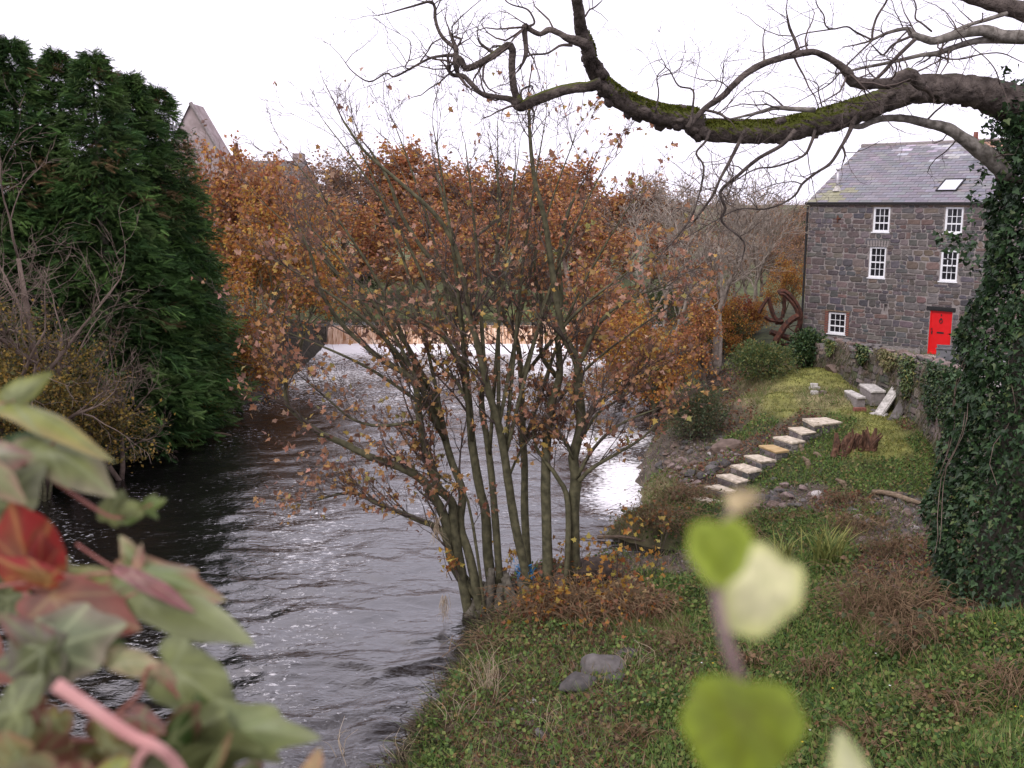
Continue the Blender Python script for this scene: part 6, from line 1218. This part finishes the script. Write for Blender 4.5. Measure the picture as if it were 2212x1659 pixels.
def fg_leaf(b, t_, Yb, Yt, wid, roll, kind, c_in, c_edge, vein, parent, fold=.18, curl=.15, name='leaf', mirror=False, red=None):
    B_, T_ = PY(*b, Yb), PY(*t_, Yt); yv = T_ - B_; L = yv.length; y = yv.normalized(); tc = (Vector((0, 0, CZ)) - B_).normalized(); x = y.cross(tc).normalized(); z = x.cross(y); x, z = x * math.cos(roll) + z * math.sin(roll), z * math.cos(roll) - x * math.sin(roll)
    ka, kr = POL[kind]; nr, na = 9, 56; th = np.linspace(-math.pi, math.pi, na, endpoint=False); r = np.interp(np.degrees(np.abs(th)), ka, kr); r = r * (1 + .04 * np.sin(th * 7 + L * 900) + .03 * np.sin(th * 3 + Yb * 50))
    fr = np.linspace(0, 1, nr + 1)[1:]; X = (fr[:, None] * r * np.sin(th)).ravel(); Yy = (fr[:, None] * r * np.cos(th)).ravel(); X *= wid; fr_ = np.repeat(fr, na)
    Z = -fold * np.abs(X) - curl * np.maximum(Yy, 0) ** 2 - .10 * np.maximum(-Yy, 0) ** 2 + .03 * np.sin(X * 9 + Yy * 5)
    P = np.array([tuple(B_)]) + L * (X[:, None] * np.array(x) + Yy[:, None] * np.array(y) + Z[:, None] * np.array(z)); P = np.concatenate([[tuple(B_)], P])
    tt = np.tile(th, nr); dv = np.min(np.abs((tt[:, None] - VEIN[None])), 1) * fr_ * np.tile(r, nr); vf = np.exp(-(dv / .035) ** 2)[:, None] * .75
    ef = sstep(.55, 1, fr_)[:, None]; mot = (.5 + .5 * fbm(X * 4 + L * 300, Yy * 4 + Yb * 90, 3, 140))[:, None]
    ci, ce, cv = np.array(c_in), np.array(c_edge), np.array(vein); col = ci * (1 - ef * .8) + ce * ef * .8; col = col * (.75 + .5 * mot); 
    if red is not None: k = (sstep(.45, .75, mot + .25 * np.sign(X)[:, None])); col = col * (1 - k) + np.array(red) * k
    col = col * (1 - vf) + cv * vf; col = np.concatenate([[cv], col]); col = np.clip(col, .005, .9)
    j = np.arange(na); k = (j + 1) % na; F3 = np.stack([np.zeros(na, int), 1 + k, 1 + j], -1); F4 = np.concatenate([np.stack([1 + i * na + j, 1 + i * na + k, 1 + (i + 1) * na + k, 1 + (i + 1) * na + j], -1) for i in range(nr - 1)])
    return part(name, mk(name, [(P, [F3, F4])], True, [col]), M['fgleaf'], parent)
def fg_stem(pts, Ys, w, parent, m, name='stem'):
    P = [PY(u, v, Y) for (u, v), Y in zip(pts, Ys)]; Q, r_ = spline(P, [px_m(a, Y) / 2 * .85 for a, Y in zip(w, Ys)], 6); part(name, mk(name, [tube(Q, r_, 10)], True), m, parent); return Q
vine = thing('ivy_vine', PY(150, 1800, .62), 'ivy vine with green and reddish leaves filling the lower left corner', 'ivy')
M['pinkstem'] = mat('pink_stem', (.42, .20, .18), (.52, .29, .26), scale=40, rough=.6); M['redstem'] = mat('red_stem', (.22, .075, .06), (.30, .13, .10), scale=40, rough=.6)
GY = (.115, .13, .05); GYP = (.18, .205, .07); YG = (.27, .29, .06); PNK = (.22, .085, .075); RED = (.30, .03, .025); OLV = (.13, .11, .03); VN = (.24, .27, .12); DKG = (.035, .065, .015)
Y_ = .66
LV = [((22, 868), (232, 956), .66, .64, .45, .7, 'ov', YG, (.34, .25, .10), VN, .55, None), ((30, 862), (122, 812), .66, .68, 1.0, -.5, 'ov', (.33, .36, .16), YG, VN, .3, None),
      ((100, 958), (246, 1056), .66, .64, .62, .3, 'ivy', GYP, (.24, .20, .13), VN, .3, None), ((20, 962), (98, 935), .68, .70, .9, .2, 'ov', DKG, DKG, (.1, .14, .05), .2, None), ((-60, 985), (72, 982), .62, .62, .62, .2, 'ivy', (.30, .29, .20), PNK, VN, .3, None),
      ((-20, 1095), (88, 1000), .63, .64, 1.0, .2, 'ivy', GY, (.24, .25, .15), VN, .25, None), ((-40, 1010), (62, 1085), .60, .60, .9, .2, 'ov', (.30, .30, .14), (.34, .20, .14), VN, .2, None),
      ((238, 1112), (262, 1060), .66, .66, 1.1, .2, 'heart', GYP, GY, VN, .2, None), ((290, 1100), (232, 1108), .65, .66, .8, .3, 'ov', GYP, GY, VN, .2, None), ((312, 1098), (335, 1068), .66, .66, 1.0, .1, 'ov', (.13, .19, .05), GY, VN, .2, None), ((318, 1095), (356, 1078), .66, .66, 1.0, .1, 'ov', (.14, .2, .05), (.16, .2, .05), VN, .2, None), ((300, 1102), (262, 1138), .66, .66, 1.0, .2, 'ov', (.12, .18, .04), (.1, .15, .04), VN, .2, None), ((320, 1098), (342, 1120), .66, .66, 1.0, .2, 'ov', (.12, .18, .04), (.1, .15, .04), VN, .2, None),
      ((70, 1235), (15, 1095), .62, .60, .85, .3, 'ivy', (.30, .10, .05), RED, (.5, .22, .08), .35, RED), ((85, 1235), (92, 1160), .62, .61, 1.1, -.2, 'ov', RED, (.3, .06, .05), (.45, .15, .08), .3, None), ((105, 1250), (-20, 1205), .60, .58, .6, .2, 'ov', (.34, .16, .05), RED, (.5, .3, .1), .3, RED),
      ((110, 1252), (148, 1198), .64, .65, 1.2, .2, 'ov', OLV, (.16, .14, .07), VN, .2, None), ((290, 1232), (474, 1272), .62, .60, .60, .55, 'ivy', (.17, .22, .07), (.30, .12, .09), VN, .45, None), ((300, 1272), (542, 1382), .61, .58, .60, .15, 'ov', GYP, (.27, .29, .16), VN, .25, None), ((285, 1240), (428, 1312), .60, .59, .38, .4, 'ov', PNK, (.30, .12, .13), (.4, .25, .2), .4, None),
      ((300, 1228), (252, 1155), .63, .64, .85, .2, 'ov', GYP, (.30, .20, .12), VN, .2, None), ((290, 1250), (300, 1170), .62, .63, .6, .5, 'ov', (.30, .16, .10), PNK, VN, .3, None), ((110, 1290), (305, 1352), .60, .58, .62, .2, 'ivy', (.20, .09, .06), (.24, .07, .05), (.3, .2, .1), .3, None), ((130, 1262), (230, 1235), .63, .62, .8, .1, 'ov', GYP, (.32, .3, .13), VN, .2, None), ((200, 1262), (262, 1248), .62, .62, .9, .1, 'ov', YG, (.4, .3, .14), VN, .2, None), ((250, 1270), (300, 1290), .62, .62, .8, .1, 'heart', GY, GYP, VN, .2, None),
      ((95, 1402), (75, 1515), .56, .55, 1.35, .1, 'ivy', GY, (.20, .17, .14), (.36, .40, .22), .15, None), ((105, 1402), (255, 1352), .57, .56, .95, .15, 'ivy', (.19, .22, .12), (.24, .19, .14), (.36, .40, .22), .18, None), ((90, 1395), (0, 1330), .56, .55, 1.0, .2, 'ov', (.22, .20, .14), PNK, VN, .2, None), ((100, 1410), (-20, 1440), .56, .55, 1.1, .1, 'ivy', GY, (.2, .18, .13), VN, .2, None),
      ((225, 1385), (312, 1450), .60, .60, .8, .2, 'ov', (.10, .16, .03), DKG, VN, .3, None), ((255, 1420), (368, 1455), .57, .56, .70, .2, 'ov', (.38, .36, .18), (.36, .26, .16), VN, .2, None), ((372, 1440), (512, 1545), .57, .55, .80, .15, 'ivy', GYP, GY, VN, .2, None), ((350, 1450), (395, 1510), .56, .56, .7, .2, 'ov', (.32, .22, .13), (.34, .24, .14), VN, .2, None), ((478, 1572), (660, 1588), .54, .52, .62, .1, 'ivy', (.20, .24, .10), GYP, VN, .2, None), ((480, 1580), (600, 1640), .54, .53, .8, .1, 'ov', GYP, (.28, .28, .13), VN, .2, None), ((440, 1590), (420, 1500), .55, .55, .8, .3, 'ov', (.10, .15, .04), DKG, VN, .2, None),
      ((665, 1680), (690, 1618), .50, .50, .9, .1, 'ov', (.45, .30, .16), (.42, .24, .13), VN, .2, None)]
for b, t_, Yb, Yt, wd, ro, kd_, ci, ce, cv, fo, rd in LV: fg_leaf(b, t_, Yb, Yt, wd * .72, ro, kd_, tuple(.85 * q for q in ci), tuple(.85 * q for q in ce), tuple(.85 * q for q in cv), vine, fold=fo, red=rd)
for k in range(46):
    u = random.uniform(-90, 560); v = random.uniform(1510 + max(0, u - 200) * .35, 1780); a = random.uniform(0, 6.28); L = random.uniform(70, 150); Yb = random.uniform(.46, .62)
    ci = random.choice([GY, OLV, DKG, (.24, .10, .07), YG, GYP, (.22, .2, .07)]); fg_leaf((u, v), (u + L * math.cos(a), v + abs(L * math.sin(a)) * .8), Yb, Yb + random.gauss(0, .02), random.uniform(.55, .85), random.gauss(0, .5), random.choice(['ivy', 'ov', 'ivy']), ci, random.choice([ci, PNK, (.24, .12, .07)]), VN, vine, fold=.2)
for k in range(12):
    u = random.uniform(-120, 60); v = random.uniform(1010, 1450); a = random.uniform(0, 6.28); L = random.uniform(60, 120); Yb = random.uniform(.68, .8)
    ci = random.choice([GY, OLV, DKG, DKG, (.24, .10, .07)]); fg_leaf((u - 40, v), (u - 40 + L * math.cos(a), v + L * math.sin(a)), Yb, Yb + random.gauss(0, .03), random.uniform(.7, 1.1), random.gauss(0, .6), random.choice(['ivy', 'ov']), ci, ci, VN, vine, fold=.2)
fg_stem([(120, 1478), (200, 1532), (285, 1590), (345, 1618), (385, 1660), (420, 1740)], [.44, .44, .44, .44, .45, .46], [40, 38, 36, 34, 34, 34], vine, M['pinkstem'])
fg_stem([(330, 1612), (300, 1640), (280, 1720)], [.45, .46, .5], [26, 24, 24], vine, M['pinkstem'])
fg_stem([(-60, 885), (10, 870), (30, 865)], [.66] * 3, [9, 8, 6], vine, M['redstem']); fg_stem([(-60, 960), (60, 1000), (130, 1048), (200, 1095), (250, 1118), (295, 1105), (330, 1088)], [.66] * 7, [12, 11, 10, 9, 8, 6, 4], vine, M['redstem'])
fg_stem([(40, 1010), (95, 970), (120, 955)], [.66] * 3, [8, 7, 5], vine, M['redstem']); fg_stem([(-60, 1275), (30, 1262), (115, 1252), (200, 1240), (290, 1235)], [.62] * 5, [10, 9, 8, 7, 6], vine, M['redstem']); fg_stem([(165, 1175), (225, 1215), (290, 1250)], [.62] * 3, [7, 7, 6], vine, M['redstem'])
fg_stem([(60, 1500), (100, 1420), (140, 1350), (200, 1320), (310, 1275)], [.58, .58, .59, .60, .61], [12, 11, 10, 9, 7], vine, M['redstem']); fg_stem([(230, 1560), (300, 1500), (330, 1440), (420, 1545), (500, 1575)], [.56] * 5, [12, 12, 10, 9, 8], vine, M['redstem']); fg_stem([(60, 1590), (200, 1600), (330, 1590), (480, 1578)], [.55] * 4, [14, 14, 12, 10], vine, M['redstem']); fg_stem([(150, 1800), (120, 1650), (90, 1500), (60, 1300), (-20, 1050), (-60, 900)], [.60, .6, .6, .64, .67, .68], [16, 15, 14, 12, 11, 9], vine, M['redstem'])

spr = thing('ivy_sprig', PY(1700, 1850, .30), 'single blurred ivy sprig with yellow-green leaves rising at the lower right', 'ivy')
M['greystem'] = mat('grey_stem', (.20, .13, .13), (.27, .19, .18), scale=60, rough=.6); SY = .27
fg_stem([(1660, 1900), (1640, 1700), (1615, 1560), (1600, 1480), (1565, 1370), (1548, 1280), (1548, 1200), (1560, 1140), (1590, 1100), (1618, 1072)], [.30, .29, .272, .268, .264, .264, .268, .270, .27, .27], [36, 36, 34, 34, 32, 28, 22, 20, 20, 22], spr, M['greystem'])
fg_leaf((1553, 1165), (1566, 1272), .262, .258, 1.0, .1, 'heart', (.16, .21, .012), (.28, .35, .04), (.18, .22, .02), spr, fold=.1, curl=.1); fg_leaf((1662, 1248), (1588, 1362), .285, .275, .78, .1, 'round', (.58, .56, .30), (.44, .46, .14), (.5, .5, .25), spr, fold=.1, curl=.1); fg_leaf((1605, 1538), (1594, 1695), .255, .25, 1.15, .1, 'round', (.13, .165, .010), (.20, .26, .02), (.10, .11, .01), spr, fold=.12, curl=.1)
fg_leaf((1850, 1720), (1810, 1592), .27, .27, .7, .1, 'ov', (.5, .5, .28), (.45, .47, .2), (.5, .5, .3), spr, fold=.1)
fg_leaf((1585, 1085), (1640, 1062), .268, .268, .9, .2, 'ov', (.46, .36, .2), (.42, .34, .17), (.5, .4, .2), spr, fold=.2); fg_leaf((1610, 1085), (1600, 1055), .268, .268, .9, .2, 'ov', (.42, .32, .18), (.38, .3, .15), (.5, .4, .2), spr, fold=.2)
